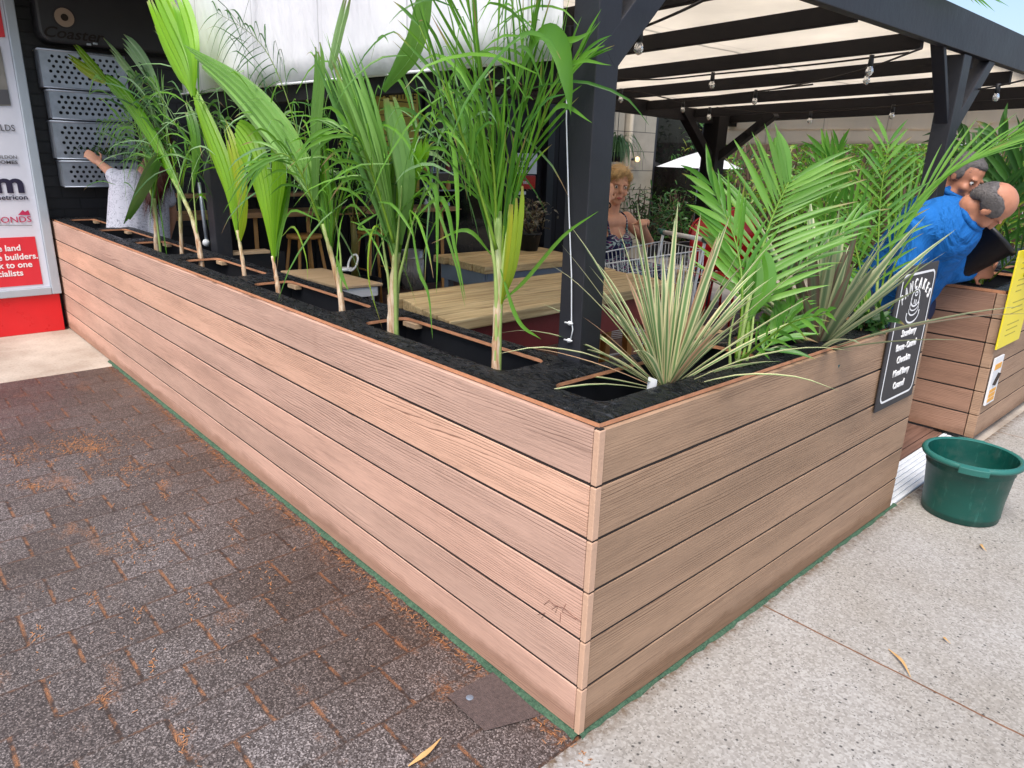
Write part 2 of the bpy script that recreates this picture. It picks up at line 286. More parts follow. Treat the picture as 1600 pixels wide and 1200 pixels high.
M['eye']=plain('eye_white',(.7,.68,.65),.2,0,.02); M['iris']=plain('dark_iris',(.03,.02,.015),.2,0,.02); M['lip']=plain('lip',(.42,.10,.08),.4,0,.05)
g=G('clear_bulb_glass'); g.fin((.9,.9,.9),.03); g.b.inputs['Transmission Weight'].default_value=.85; g.b.inputs['Alpha'].default_value=.75; M['glass']=g.m
g=G('dark_window_glass'); n=g.noise(g.co(),1.6,5,.6); g.fin(g.ramp(n,[(.4,(.004,.004,.005)),(.7,(.02,.022,.02))]),.06,0,.35); M['win']=g.m
M['gum']=plain('dry_gum_leaf',(.55,.33,.13),.6,0,.3,40)
M['sil']=plain('dark_pipe',(.04,.04,.045),.35,.3)
M['paverred']=plain('red_clay_paver',(.088,.062,.057),.8,0,.75,120,260,.9)
# ------------------------------------------------------------------ mesh helpers
col=S.collection
class MB:
    def __init__(s): s.v=[]; s.f=[]; s.c=[]; s.sm=[]
    def add(s,vs,fs,c=(.5,.5,.5),smooth=False):
        o=len(s.v); s.v+= [tuple(p) for p in vs]; s.f+=[tuple(i+o for i in f) for f in fs]
        if isinstance(c,list): s.c+=c
        else: s.c+=[c]*len(vs)
        s.sm+=[smooth]*len(fs)
    def box(s,a,b,c=(.5,.5,.5)):
        x0,y0,z0=[min(p,q) for p,q in zip(a,b)]; x1,y1,z1=[max(p,q) for p,q in zip(a,b)]
        s.add([(x0,y0,z0),(x1,y0,z0),(x1,y1,z0),(x0,y1,z0),(x0,y0,z1),(x1,y0,z1),(x1,y1,z1),(x0,y1,z1)],
              [(0,3,2,1),(4,5,6,7),(0,1,5,4),(1,2,6,5),(2,3,7,6),(3,0,4,7)],c)
    def bar(s,p,q,wd,th,up=(0,0,1),c=(.5,.5,.5)):
        p=V(p);q=V(q); t=(q-p).normalized(); r=t.cross(V(up)).normalized(); u=r.cross(t)
        vs=[]
        for e in (p,q):
            for a,b in ((-1,-1),(1,-1),(1,1),(-1,1)): vs.append(e+r*a*wd/2+u*b*th/2)
        s.add(vs,[(0,1,2,3),(7,6,5,4),(0,4,5,1),(1,5,6,2),(2,6,7,3),(3,7,4,0)],c)
    def tube(s,pts,rad,n=8,c=(.5,.5,.5),cap=True):
        pts=[V(p) for p in pts]; k=len(pts); rad=rad if isinstance(rad,(list,tuple)) else [rad]*k; vs=[];fs=[]
        ref=None
        for i,p in enumerate(pts):
            t=(pts[min(i+1,k-1)]-pts[max(i-1,0)]).normalized()
            if ref is None: ref=t.orthogonal().normalized()
            ref=(ref-t*ref.dot(t)).normalized(); b=t.cross(ref)
            for j in range(n):
                a=2*math.pi*j/n; vs.append(p+(ref*math.cos(a)+b*math.sin(a))*rad[i])
        for i in range(k-1):
            for j in range(n): fs.append((i*n+j,i*n+(j+1)%n,(i+1)*n+(j+1)%n,(i+1)*n+j))
        if cap: fs.append(tuple(range(n-1,-1,-1))); fs.append(tuple((k-1)*n+j for j in range(n)))
        s.add(vs,fs,c,True)
    def lathe(s,c0,prof,n=24,c=(.5,.5,.5),sx=1,sy=1):
        c0=V(c0); vs=[];fs=[]
        for r,z in prof:
            for j in range(n):
                a=2*math.pi*j/n; vs.append(c0+V((r*math.cos(a)*sx,r*math.sin(a)*sy,z)))
        for i in range(len(prof)-1):
            for j in range(n): fs.append((i*n+j,i*n+(j+1)%n,(i+1)*n+(j+1)%n,(i+1)*n+j))
        s.add(vs,fs,c,True)
    def ball(s,c0,r,n=10,c=(.5,.5,.5),ax=None):
        c0=V(c0); r=r if isinstance(r,(tuple,list)) else (r,r,r); vs=[];fs=[]; h=n//2+1
        ax=ax or (V((1,0,0)),V((0,1,0)),V((0,0,1)))
        for i in range(h+1):
            th=math.pi*i/h
            for j in range(n):
                a=2*math.pi*j/n; vs.append(c0+ax[0]*(r[0]*math.sin(th)*math.cos(a))+ax[1]*(r[1]*math.sin(th)*math.sin(a))+ax[2]*(r[2]*math.cos(th)))
        for i in range(h):
            for j in range(n): fs.append((i*n+j,(i+1)*n+j,(i+1)*n+(j+1)%n,i*n+(j+1)%n))
        s.add(vs,fs,c,True)
    def build(s,name,mat,parent=None,bevel=0):
        me=bpy.data.meshes.new(name); me.from_pydata(s.v,[],s.f); me.update()
        if s.c:
            at_=me.color_attributes.new('tint','FLOAT_COLOR','POINT'); at_.data.foreach_set('color',[x for c in s.c for x in (*c,1.0)])
        me.polygons.foreach_set('use_smooth',s.sm)
        me.materials.append(mat); o=bpy.data.objects.new(name,me); col.objects.link(o)
        if bevel:
            b=o.modifiers.new('bevel','BEVEL'); b.width=bevel; b.segments=2; b.limit_method='ANGLE'
        if parent is not None: put(o,parent)
        return o
def put(o,parent):
    o.parent=parent; o.matrix_parent_inverse=parent_world(parent).inverted()
def parent_world(o):
    w_=Matrix.LocRotScale(o.location,o.rotation_euler,o.scale)
    return (parent_world(o.parent)@o.matrix_parent_inverse@w_) if o.parent else w_
def tag(o,label=None,cat=None,group=None,kind=None):
    if label: o['label']=label
    if cat: o['category']=cat
    if group: o['group']=group
    if kind: o['kind']=kind
    return o
def thing(name,loc,label,cat,group=None):
    o=bpy.data.objects.new(name,None); col.objects.link(o); o.location=loc; o.empty_display_size=.1
    return tag(o,label,cat,group)
def text(s,size,org,mat,parent,name='lettering',right=(0,1,0),up=(0,0,1),align='LEFT',bold=0,shear=0,ex=.0015,sx=1.0,sp=1.0):
    cu=bpy.data.curves.new('t','FONT'); cu.body=s; cu.size=size; cu.align_x=align; cu.offset=bold*size; cu.shear=shear; cu.extrude=ex; cu.space_character=sp; cu.resolution_u=3
    t=bpy.data.objects.new('t',cu); col.objects.link(t); bpy.context.view_layer.update()
    me=bpy.data.meshes.new_from_object(t.evaluated_get(bpy.context.evaluated_depsgraph_get())); bpy.data.objects.remove(t); bpy.data.curves.remove(cu)
    r=V(right).normalized(); u=V(up).normalized(); n=r.cross(u)
    mt=Matrix(((r.x*sx,u.x,n.x,org[0]),(r.y*sx,u.y,n.y,org[1]),(r.z*sx,u.z,n.z,org[2]),(0,0,0,1)))
    me.transform(mt); me.materials.clear(); me.materials.append(mat)
    o=bpy.data.objects.new(name,me); col.objects.link(o)
    if parent: put(o,parent)
    return o
def join_text(objs,name,parent):
    o=objs[0]; mb=MB()
    for t in objs:
        mb.add([v.co for v in t.data.vertices],[tuple(p.vertices) for p in t.data.polygons])
    mat=o.data.materials[0]
    for t in objs: bpy.data.objects.remove(t)
    return mb.build(name,mat,parent)
def bez(pts,n):
    # Catmull-Rom through pts
    pts=[V(p) for p in pts]
    if len(pts)==2: return [pts[0].lerp(pts[1],i/n) for i in range(n+1)]
    P=[pts[0]*2-pts[1]]+pts+[pts[-1]*2-pts[-2]]; out=[]; k=len(pts)-1
    for i in range(n+1):
        u=i/n*k; j=min(int(u),k-1); t=u-j; a,b,c,d=P[j:j+4]
        out.append(.5*((2*b)+(c-a)*t+(2*a-5*b+4*c-d)*t*t+(3*b-a-3*c+d)*t**3))
    return out
def blade(mb,pts,w,up=(0,-1,.3),tint=(.5,0,0),fold=.3,n=7,base=.25,sharp=1.0,cord=False,pk=.35):
    P=bez(pts,n); up=V(up); vs=[];cs=[]
    for i,p in enumerate(P):
        s=i/n; t=(P[min(i+1,n)]-P[max(i-1,0)]).normalized(); sd_=t.cross(up)
        sd_=sd_.normalized() if sd_.length>1e-4 else t.orthogonal().normalized(); nn=sd_.cross(t)
        ww=w*(base+(1-base)*min(1,s/pk))*(max(0,1-max(0,(s-pk)/(1-pk))**(1.6*sharp)))+.0004
        a,b=p-sd_*ww/2+nn*ww*fold*.5, p+sd_*ww/2+nn*ww*fold*.5
        if i==0: dry=rnd.random()<.3 and not cord; dt=rnd.uniform(.75,.93); tint=tuple(tint)
        tz=(tint[0],min(1,tint[1]+.3),max(tint[2],min(1,(s-dt)/.07))) if dry and s>dt else tint
        vs+=[a,p,b]; cs+=[(tint[0],1,tint[2]),(tint[0],0,tint[2]),(tint[0],1,tint[2])] if cord else [tz]*3
    fs=[]
    for i in range(n): o=i*3; fs+=[(o,o+1,o+4,o+3),(o+1,o+2,o+5,o+4)]
    mb.add(vs,fs,cs,True)
def pleat(mb,pts,w,up=(0,-1,.2),npl=9,tint=(.6,0,0),n=16,depth=.12,start=.04,peak=.55,split=True,tipw=.35,roll=0,seed=0):
    r=random.Random(seed); P=bez(pts,n); up=V(up); m_=2*npl
    lens=[1-(.16*r.random() if split else 0)-.12*abs(2*(j//2)/m_-1)**2 for j in range(m_+1)]
    rows=[]
    for i in range(n+1):
        s=i/n; t=(P[min(i+1,n)]-P[max(i-1,0)]).normalized(); sd_=t.cross(up).normalized(); nn=sd_.cross(t)
        if roll: sd_=(Matrix.Rotation(roll*s,3,t)@sd_); nn=sd_.cross(t)
        prof=start+(1-start)*math.sin(min(1,s/peak)*math.pi/2)**1.4
        if s>peak: prof*=1-(1-tipw)*((s-peak)/(1-peak))**2
        rows.append((P[i],sd_,nn,w*prof))
    for j in range(m_):
        # each half pleat is a strip of its own so that tips can separate
        k=j//2; L=lens[2*k]; vs=[];cs=[];fs=[]
        tt=(min(1,max(0,tint[0]+r.uniform(-.18,.18))),tint[1]*(r.uniform(.3,1)),tint[2])
        for i in range(n+1):
            s=i/n*L; x=s*n; i0=min(int(x),n-1); f=x-i0
            p=rows[i0][0].lerp(rows[i0+1][0],f); sd_=rows[i0][1]; nn=rows[i0][2]; ww=rows[i0][3]*(1-f)+rows[i0+1][3]*f
            tipc=max(0,(s/L-.86)/.14) if split else 0
            for q,e in ((j,j%2),(j+1,(j+1)%2)):
                u=q/m_-.5; uc=(2*k+1)/m_-.5; u=u+(uc-u)*tipc*.85
                vs.append(p+sd_*ww*u+nn*(depth*w/npl*(1 if e else -1)*min(1,ww/w+.15)) - nn*(ww*.35*(u*2)**2*.5)); 
                cs.append(tt if s/L<.96 or not split else (tt[0],tt[1],.6))
        for i in range(n): fs.append((2*i,2*i+1,2*i+3,2*i+2))
        mb.add(vs,fs,cs,True)
def fan(mb,pts,right,n=14,w=.02,tint=(.4,0,0),seed=0,jit=.012,up=(0,-1,.2),tipv=.12):
    r=random.Random(seed); Lp=bez(pts,12); Rp=bez(right,12)
    for i in range(n):
        u=(i+.5)/n; e=1-tipv*r.random(); k=max(3,int(round(12*e))); o=V((r.gauss(0,jit),r.gauss(0,jit*2),r.gauss(0,jit)))
        P=[Lp[j].lerp(Rp[j],u)+o*(j/12)**1.5 for j in range(k+1)]
        blade(mb,P[::3]+([P[-1]] if k%3 else []),w*r.uniform(.75,1.2),V(up)+V((r.uniform(-.35,.35),0,r.uniform(-.2,.2))),(min(1,max(0,tint[0]+r.uniform(-.35,.45))),tint[1]*r.random(),tint[2]*(r.random()>.7)),.45,12,.3,.6,False,.5)
def frond(mb,rb,pts,n,Lm,w,ang=(55,18),up=(0,-1,.3),droop=.25,tint=(.4,0,0),s0=.15,seed=0,rr=.005,jit=.25,lift=.15,tipL=.5,prof=None,seg=6):
    r=random.Random(seed); K=24; P=bez(pts,K); up0=V(up)
    rb.tube(P,[rr*(1-.75*i/K) for i in range(K+1)],6,(.7,.2,0))
    for i in range(n):
        s=s0+(1-s0)*i/(n-1); x=s*K; j=min(int(x),K-1); p=P[j].lerp(P[j+1],x-j); t=(P[j+1]-P[j]).normalized()
        sd_=t.cross(up0).normalized(); nn=sd_.cross(t); a=math.radians(ang[0]+(ang[1]-ang[0])*s)
        L=Lm*(prof(s) if prof else (.55+.45*math.sin(min(1,s*1.6)*math.pi/2))*(1-(1-tipL)*max(0,(s-.55)/.45)))
        for sg in (-1,1):
            a2=a*(1+r.uniform(-jit,jit)); d=t*math.cos(a2)+sd_*sg*math.sin(a2)+nn*(lift+r.uniform(-jit,jit)*.5); d.normalize()
            l=L*r.uniform(.8,1.1); dr=droop*r.uniform(.5,1.5)*l
            pp=[p+d*l*u+V((0,0,-dr*u*u*(.6+.4*u))) for u in (0,.33,.66,1)]
            tt=(min(1,max(0,tint[0]+r.uniform(-.3,.35))),tint[1]*r.random(),tint[2]*(r.random()>.8))
            blade(mb,pp,w*r.uniform(.75,1.15),nn+V((r.uniform(-.3,.3),)*3),tt,.35,seg)
# ------------------------------------------------------------------ ground
H=.87
def sheet(name,x0,y0,x1,y1,z,mat):
    mb=MB(); mb.add([(x0,y0,z),(x1,y0,z),(x1,y1,z),(x0,y1,z)],[(0,1,2,3)]); return tag(mb.build(name,mat),kind='structure')
sheet('ground',-60,-60,60,80,-.012,M['conc2'])
sheet('paved_path',-4.35,-9,.008,.3,0,M['paver'])
sheet('concrete_footpath',.008,-9,9,14,0,M['conc'])
sheet('concrete_strip',-5.9,-9,-4.35,.3,.0,M['conc2'])
mb=MB(); 
for i in range(29): 
    x=-5.8+i*.1925; mb.box((x,.30,-.03),(x+.187,5.6,.02))
mb.box((-.2175,2.06,-.03),(-.172,3.23,.02))
tag(mb.build('deck_floor',M['deck'],bevel=.003),kind='structure')
t=thing('threshold_plate',(-.08,2.6,0),'white ridged threshold plate on the ground in the gap behind the green tub','threshold')
mb=MB()
for i in range(7): mb.box((-.166+i*.0235,2.058,-.008),(-.1445+i*.0235,3.225,.022-.0025*i))
mb.build('ridged_plate',M['white_panel'],t,bevel=.003)
t=thing('red_clay_paver',(-.33,-.22,0),'reddish clay paver with a small round metal pin set by the planter foot','paver')
mb=MB(); q=[AZ(698,1087,.004),AZ(757,1142,.004),AZ(846,1118,.004),AZ(770,1050,.004)]; mb.add([p for p in q],[(0,1,2,3)]); mb.build('paver_face',M['paverred'],t)
mb=MB(); mb.lathe(AZ(734,1090,.004),[(.0001,.002),(.009,.002),(.011,.0005)],16); mb.build('survey_pin',M['zinc'],t)
# litter
def gumleaf(p,q,wd,label,bow=.01):
    mb=MB(); p=V(p);q=V(q); s_=(q-p).cross(V((0,0,1))).normalized()
    blade(mb,[p,(p+q)/2+s_*bow+V((0,0,.006)),q],wd,(0,0,1),(.5,0,0),.2,8,.2,.7); tag(mb.build('dry_leaf',M['gum']),label,'leaf','dry leaves on the ground')
gumleaf(AZ(638,1197,.005),AZ(690,1152,.008),.016,'long tan dry gum leaf on the dark pavers at the bottom edge')
gumleaf(AZ(1388,1014,.004),AZ(1424,1060,.008),.012,'curled pale dry leaf lying on the concrete by the slab joint',-.008)
gumleaf(AZ(1476,995,.004),AZ(1486,1006,.006),.010,'tiny yellow leaf scrap on the open concrete')
gumleaf(AZ(1534,850,.004),AZ(1542,862,.008),.012,'small orange leaf scrap on the concrete in front of the green tub')
mb=MB(); r=random.Random(21)
def needles(cx,cy,sx,sy,n):
    for i in range(n):
        p=AZ(cx+r.gauss(0,sx),cy+r.gauss(0,sy),.003); 
        if p.x>-.005 or p.y>-.02 or p.x<-4.3: continue
        a=r.uniform(0,3.14); L=r.uniform(.006,.018); d=V((math.cos(a),math.sin(a),0))*L/2; s_=V((-d.y,d.x,0)).normalized()*r.uniform(.0008,.0018); h=V((0,0,r.uniform(0,.003)))
        mb.add([p-d-s_,p-d+s_,p+d+s_+h,p+d-s_+h],[(0,1,2,3)])
for a in ((130,697,26,9,420),(35,712,24,9,150),(205,730,26,7,110),(50,758,18,4,80),(200,850,26,14,60),(260,830,45,20,60),(190,690,60,22,90),(420,880,90,60,35),(150,960,110,60,30),(350,1010,120,70,30)): needles(*a)
for px,py in ((88,722),(133,750),(200,757),(255,768),(115,780),(260,765),(370,825),(620-200,900),(300,940),(215,960),(145,935),(60,990),(240,1040),(160,1090),(285,1160)): needles(px,py,6,9,14)
for i in range(60):
    x=-4+i*.068; p=CC  # litter against the turf
    for k in range(9):
        q=V((x+r.uniform(0,.07),-.028-abs(r.gauss(0,.018)),.003)); a=r.uniform(0,3.14); L=r.uniform(.006,.018); d=V((math.cos(a),math.sin(a),0))*L/2; s_=V((-d.y,d.x,0)).normalized()*.0012
        mb.add([q-d-s_,q-d+s_,q+d+s_,q+d-s_],[(0,1,2,3)])
tag(mb.build('leaf_litter',plain('rusty_needle_litter',(.38,.17,.07),.8,0,.75,60)),kind='stuff')
# ------------------------------------------------------------------ planters
def rrect(x0,y0,x1,y1,r=.035,k=5):
    o=[]
    for cx,cy,a0 in ((x1-r,y1-r,0),(x0+r,y1-r,90),(x0+r,y0+r,180),(x1-r,y0+r,270)):
        for i in range(k+1):
            a=math.radians(a0+90*i/k); o.append((cx+r*math.cos(a),cy+r*math.sin(a)))
    return o
def lid(outer,holes,z0,z1,parent):
    cu=bpy.data.curves.new('l','CURVE'); cu.dimensions='2D'; cu.fill_mode='BOTH'; cu.extrude=(z1-z0)/2
    for poly in [outer]+holes:
        sp=cu.splines.new('POLY'); sp.points.add(len(poly)-1); sp.use_cyclic_u=True
        for i,(x,y) in enumerate(poly): sp.points[i].co=(x,y,0,1)
    o=bpy.data.objects.new('l',cu); col.objects.link(o); bpy.context.view_layer.update()
    me=bpy.data.meshes.new_from_object(o.evaluated_get(bpy.context.evaluated_depsgraph_get())); bpy.data.objects.remove(o)
    bm=bmesh.new(); bm.from_mesh(me); side=MB()
    bm.normal_update(); top=MB()
    for f in bm.faces:
        vs=[(v.co.x,v.co.y,v.co.z+(z0+z1)/2) for v in f.verts]
        (top if abs(f.normal.z)>.5 else side).add(vs,[tuple(range(len(vs)))])
    top.build('black_membrane_top',M['liner'],parent); side.build('plywood_edge',M['ply'],parent)
def board_rows(axis,a,b,face,depth,zs,parent,mat,name='cladding',tints=None):
    mb=MB(); bk=MB()
    for k in range(len(zs)-1):
        z0,z1=zs[k]+.0042,zs[k+1]-.0042; tt=((tints[k] if tints else rnd.random()),rnd.random(),0)
        if k: (bk.box((a,face+.003,zs[k]-.006),(b,face+depth,zs[k]+.006)) if axis==0 else bk.box((face-.003,a,zs[k]-.006),(face-depth,b,zs[k]+.006)))  # near-black strips stand in for the shadow inside the board gaps
        if axis==0: mb.box((a,face,z0),(b,face+depth,z1),tt)
        else: mb.box((face,a,z0),(face-depth,b,z1),tt)
    if axis==0: bk.box((a,face+depth,zs[0]),(b,face+depth+.01,zs[-1]))
    else: bk.box((face-depth,a,zs[0]),(face-depth-.01,b,zs[-1]))
    mb.build(name,mat,parent,bevel=.0022); bk.build('backing_and_gap_shade',M['groove'],parent)
zs=[.004+i*(H-.004)/6 for i in range(7)]
pl_=thing('corner_planter_box',(0,0,0),'long L-shaped planter box clad in pinkish wood-look boards, running round the corner in front','planter box','timber-look planter boxes')
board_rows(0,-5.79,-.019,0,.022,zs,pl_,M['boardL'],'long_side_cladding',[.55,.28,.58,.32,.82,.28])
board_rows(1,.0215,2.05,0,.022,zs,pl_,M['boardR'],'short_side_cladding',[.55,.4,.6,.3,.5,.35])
mb=MB(); gr=MB()
for k in range(6):
    mb.box((-.0155,-.002,zs[k]+.003),(.002,.0205,zs[k+1]-.003),(.5,.5,.5))
    gr.box((-.0195,.004,zs[k]-.0),(-.001,.018,zs[k+1]))
sc=MB(); r=random.Random(3)
for pts in ([(850,945),(858,938),(866,946),(880,950),(890,958),(908,972)],[(862,952),(872,946),(868,957)],[(884,944),(878,956),(890,962),(900,968)],[(876,958),(875,972)],[(840,960),(852,958),(846,966)]):
    sc.tube([A(x,y_,-.0012) for x,y_ in pts],.0007,4)
sc.build('scuff_marks',plain('rusty_scuff',(.22,.10,.07),.8),pl_)
mb.build('corner_trim',M['trim'],pl_,bevel=.002); gr.build('trim_gap',M['groove'],pl_)
mb=MB(); mb.box((-.345,2.03,.003),(-.022,2.05,.865)); mb.box((-.35,.35,.0),(-.335,2.03,.865)); mb.box((-5.79,.333,.0),(-.35,.348,.865)); mb.build('inner_side_panel',M['black_plastic'],pl_)
HL=[(-1.21,-.455),(-2.16,-1.42),(-3.03,-2.38),(-3.93,-3.25),(-4.77,-4.10),(-5.64,-4.84)]
HR=[(.125,.875),(1.00,1.72)]
lid([(-5.79,.012),(-.012,.012),(-.012,2.045),(-.352,2.045),(-.352,.35),(-5.79,.35)],[rrect(a,.105,b,.285) for a,b in HL]+[rrect(-.285,a,-.105,b) for a,b in HR],.869,.880,pl_)
def trough(x0,y0,x1,y1,parent,i=0):
    mb=MB(); z0,z1=.55,.866; e=.018
    x0-=e;x1+=e;y0-=e;y1+=e
    mb.add([(x0,y0,z0),(x1,y0,z0),(x1,y1,z0),(x0,y1,z0),(x0,y0,z1),(x1,y0,z1),(x1,y1,z1),(x0,y1,z1)],[(0,1,2,3),(0,4,5,1),(1,5,6,2),(2,6,7,3),(3,7,4,0)])
    mb.build('trough_liner',M['black_plastic'],parent)
    mb=MB(); mb.box((x0+.002,y0+.002,z0+.005),(x1-.002,y1-.002,z0+.06)); mb.build('trough_soil',M['soil'],parent)
for a,b in HL: 
    trough(a,.105,b,.285,pl_)
    mb=MB(); mb.box((a+.01,.270,.850),(a+.09,.30,.8665)); mb.build('corner_block',M['plytop'],pl_)
for a,b in HR: trough(-.285,a,-.105,b,pl_)
from mathutils import noise as MN
def lumpy(x0,x1,y0,y1,holes,z,parent,st_=.0125):
    mb=MB(); nx=int((x1-x0)/st_); ny=int((y1-y0)/st_); idx={}; vs=[]
    def h(x,y):
        edge=min(x-x0,x1-x,y-y0,y1-y); k=min(1,max(0,edge/.015))
        for a,b,c,d in holes:
            dx=max(a-x,x-b,0); dy=max(c-y,y-d,0); k=min(k,max(0,(math.hypot(dx,dy)-.004)/.02))
        w_=1-abs(MN.noise(V((x*14,y*30,z*3)))*2.2+.5*MN.noise(V((x*40,y*55,2)))); w2=MN.noise(V((x*7,y*9,5)))
        return z+.0012+k*(max(0,w_)**2*.0055+.003*(w2+.4))
    def vid(i,j):
        if (i,j) not in idx: x=x0+(x1-x0)*i/nx; y=y0+(y1-y0)*j/ny; idx[(i,j)]=len(vs); vs.append((x,y,h(x,y)))
        return idx[(i,j)]
    fs=[]
    for i in range(nx):
        for j in range(ny):
            x=x0+(x1-x0)*(i+.5)/nx; y=y0+(y1-y0)*(j+.5)/ny
            if any(a-.009<x<b+.009 and c-.009<y<d+.009 for a,b,c,d in holes): continue
            fs.append((vid(i,j),vid(i+1,j),vid(i+1,j+1),vid(i,j+1)))
    mb.add(vs,fs,(.5,.5,.5),True); mb.build('wrinkled_membrane',M['liner'],parent)
lumpy(-5.785,-.016,.016,.346,[(a,b,.105,.285) for a,b in HL]+[(-.285,-.105,HR[0][0],HR[0][1])],.880,pl_)
lumpy(-.348,-.016,.347,2.04,[(-.285,-.105,a,b) for a,b in HR],.880,pl_)
# second planter
p2=thing('side_planter_box',(-.03,3.25,0),'brown board-clad planter box on the far side of the gap, holding the dark green palm','planter box','timber-look planter boxes')
X2,Y2,H2=-.022,3.235,.842
zs2=[.03+i*(H2-.03)/6 for i in range(7)]
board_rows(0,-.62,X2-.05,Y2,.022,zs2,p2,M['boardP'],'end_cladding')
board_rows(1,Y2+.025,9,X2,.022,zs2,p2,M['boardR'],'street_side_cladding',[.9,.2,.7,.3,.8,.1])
mb=MB()
for k in range(6): mb.box((X2-.045,Y2-.003,zs2[k]+.003),(X2+.002,Y2+.022,zs2[k+1]-.003),(.9,.4,0))
mb.build('corner_trim',M['boardR'],p2,bevel=.002)
lid([(-.62,Y2+.01),(X2-.01,Y2+.01),(X2-.01,8.9),(-.62,8.9)],[rrect(-.33,Y2+.09+i*.9,-.12,Y2+.8+i*.9) for i in range(3)],H2-.002,H2+.014,p2)
for i in range(3): trough(-.33,Y2+.09+i*.9,-.12,Y2+.8+i*.9,p2)
# green turf strip under the planter
def strip(x0,y0,x1,y1,label,seed):
    r=random.Random(seed); mb=MB(); n=int(max(x1-x0,y1-y0)/.035); ax=0 if x1-x0>y1-y0 else 1; pr_=[]
    for i in range(n+1):
        s=i/n; h=.005+r.random()*.004; j=r.uniform(-.005,.004)
        if ax==0: x=x0+(x1-x0)*s; pr_.append([(x,y0+j,.001),(x,y0+.010+j,h),(x,y1,h)])
        else: y=y0+(y1-y0)*s; pr_.append([(x1+j,y,.001),(x1-.006+j,y,h),(x0,y,h)])
    vs=[p for q in pr_ for p in q]; fs=[]
    for i in range(n): o=i*3; fs+=[(o,o+1,o+4,o+3),(o+1,o+2,o+5,o+4)]
    mb.add(vs,fs,(.5,.5,.5),True); return tag(mb.build('turf_strip',M['turf']),label,'turf','strips of artificial turf along the planter foot')
strip(-4.5,-.017,-.0,.01,'green artificial turf strip edging the pavers at the long side of the planter',1)
strip(-.006,.0,.011,2.1,'thin green artificial turf strip between the short planter side and pale concrete',2)
# ------------------------------------------------------------------ pergola
pg=thing('pergola',(-.43,.4,.2),'black timber pergola with cream canvas roof over the dining deck','pergola')
def prt(name,mat,f,parent,bevel=.003):
    mb=MB(); f(mb); return mb.build(name,mat,parent,bevel=bevel)
BP=M['black_paint']; BS=M['black_soft']
prt('post',BP,lambda m:m.box((-.48,.35,.02),(-.39,.44,2.18)),pg)
prt('post',BP,lambda m:m.box((-.48,3.04,.02),(-.39,3.15,1.998)),pg)
prt('post',BP,lambda m:m.box((-3.36,.37,.02),(-3.26,.46,2.18)),pg)
prt('post',BS,lambda m:m.box((-3.16,5.0,.02),(-3.0,5.16,1.86)),pg)
prt('beam',BP,lambda m:m.box((-.43,.445,2.005),(-.385,6.5,2.18)),pg)
prt('beam',BS,lambda m:m.box((-3.4,.36,2.0),(-.483,.43,2.18)),pg)
def rz(x,y): return 2.0+.03*(x+.39)-.03*(y-1.9)
prt('beam',BS,lambda m:m.bar((-3.1,.44,1.97),(-3.1,5.5,1.86),.07,.15),pg)
for y in (.62,1.25,1.9,2.6,3.3,4.0,4.7,5.3):
    prt('rafter',BS,lambda m:m.bar((-.433,y,rz(-.43,y)+.036),(-3.06,y,rz(-3.1,y)+.036),.04,.072),pg)
prt('brace',BP,lambda m:m.bar((-.432,.40,1.715),(-.432,.72,2.04),.08,.085,(1,0,0)),pg)
prt('brace',BP,lambda m:m.bar((-.435,3.12,1.66),(-.435,3.52,2.04),.07,.085,(1,0,0)),pg)
prt('brace',BP,lambda m:m.bar((-.435,3.07,1.66),(-.435,2.78,2.04),.03,.06,(1,0,0)),pg)
prt('brace',BS,lambda m:m.bar((-3.08,5.1,1.45),(-2.5,5.1,1.88),.07,.09,(0,1,0)),pg)
prt('brace',BS,lambda m:m.bar((-3.08,5.05,1.45),(-3.08,4.5,1.9),.07,.09,(1,0,0)),pg)
mb=MB(); nx,ny=14,40; vs=[];fs=[]
for i in range(nx+1):
    for j in range(ny+1):
        x=-.40-2.75*i/nx; y=.46+5.0*j/ny; d=min(abs(y-r_) for r_ in (.62,1.25,1.9,2.6,3.3,4.0,4.7,5.3))
        vs.append((x,y,rz(x,y)+.082-.012*min(1,d/.3)+.004*math.sin(9*x+3*y)))
for i in range(nx):
    for j in range(ny): a=i*(ny+1)+j; fs.append((a,a+1,a+ny+2,a+ny+1))
mb.add(vs,fs,(.5,.5,.5),True); o=mb.build('canvas_roof',M['roofc'],pg); so_=o.modifiers.new('s','SOLIDIFY'); so_.thickness=.002
# far valance
def cloth(name,tops,bots,mat,parent,amp=.01,n=60,fold=9,thick=.002):
    mb=MB(); vs=[];fs=[]; m_=10
    T=[V(p) for p in tops];B=[V(p) for p in bots]
    def lerp(P,s):
        x=s*(len(P)-1); j=min(int(x),len(P)-2); return P[j].lerp(P[j+1],x-j)
    nrm=(T[-1]-T[0]).cross(B[0]-T[0]).normalized()
    for i in range(n+1):
        s=i/n; t_=lerp(T,s); b_=lerp(B,s)
        for j in range(m_+1):
            u=j/m_; vs.append(t_.lerp(b_,u)+nrm*amp*(math.sin(s*fold*6.28+1.3*math.sin(s*17)+u)*(.3+u)+.4*math.sin(s*fold*15+u*3)))
    for i in range(n):
        for j in range(m_): a=i*(m_+1)+j; fs.append((a,a+m_+1,a+m_+2,a+1))
    mb.add(vs,fs,(.5,.5,.5),True); o=mb.build(name,mat,parent); k=o.modifiers.new('s','SOLIDIFY'); k.thickness=thick; return o
vl=thing('end_valance',(-2,5.4,2),'beige canvas valance hanging across the far end of the pergola','valance')
YV=5.42
cloth('valance_cloth',[A(1118,178,YV),A(1300,168,YV),A(1467,158,YV),A(1700,142,YV)],[A(1118,226,YV),A(1300,225,YV),A(1500,224,YV),A(1700,205,YV)],M['valc'],vl,.012,60,5)
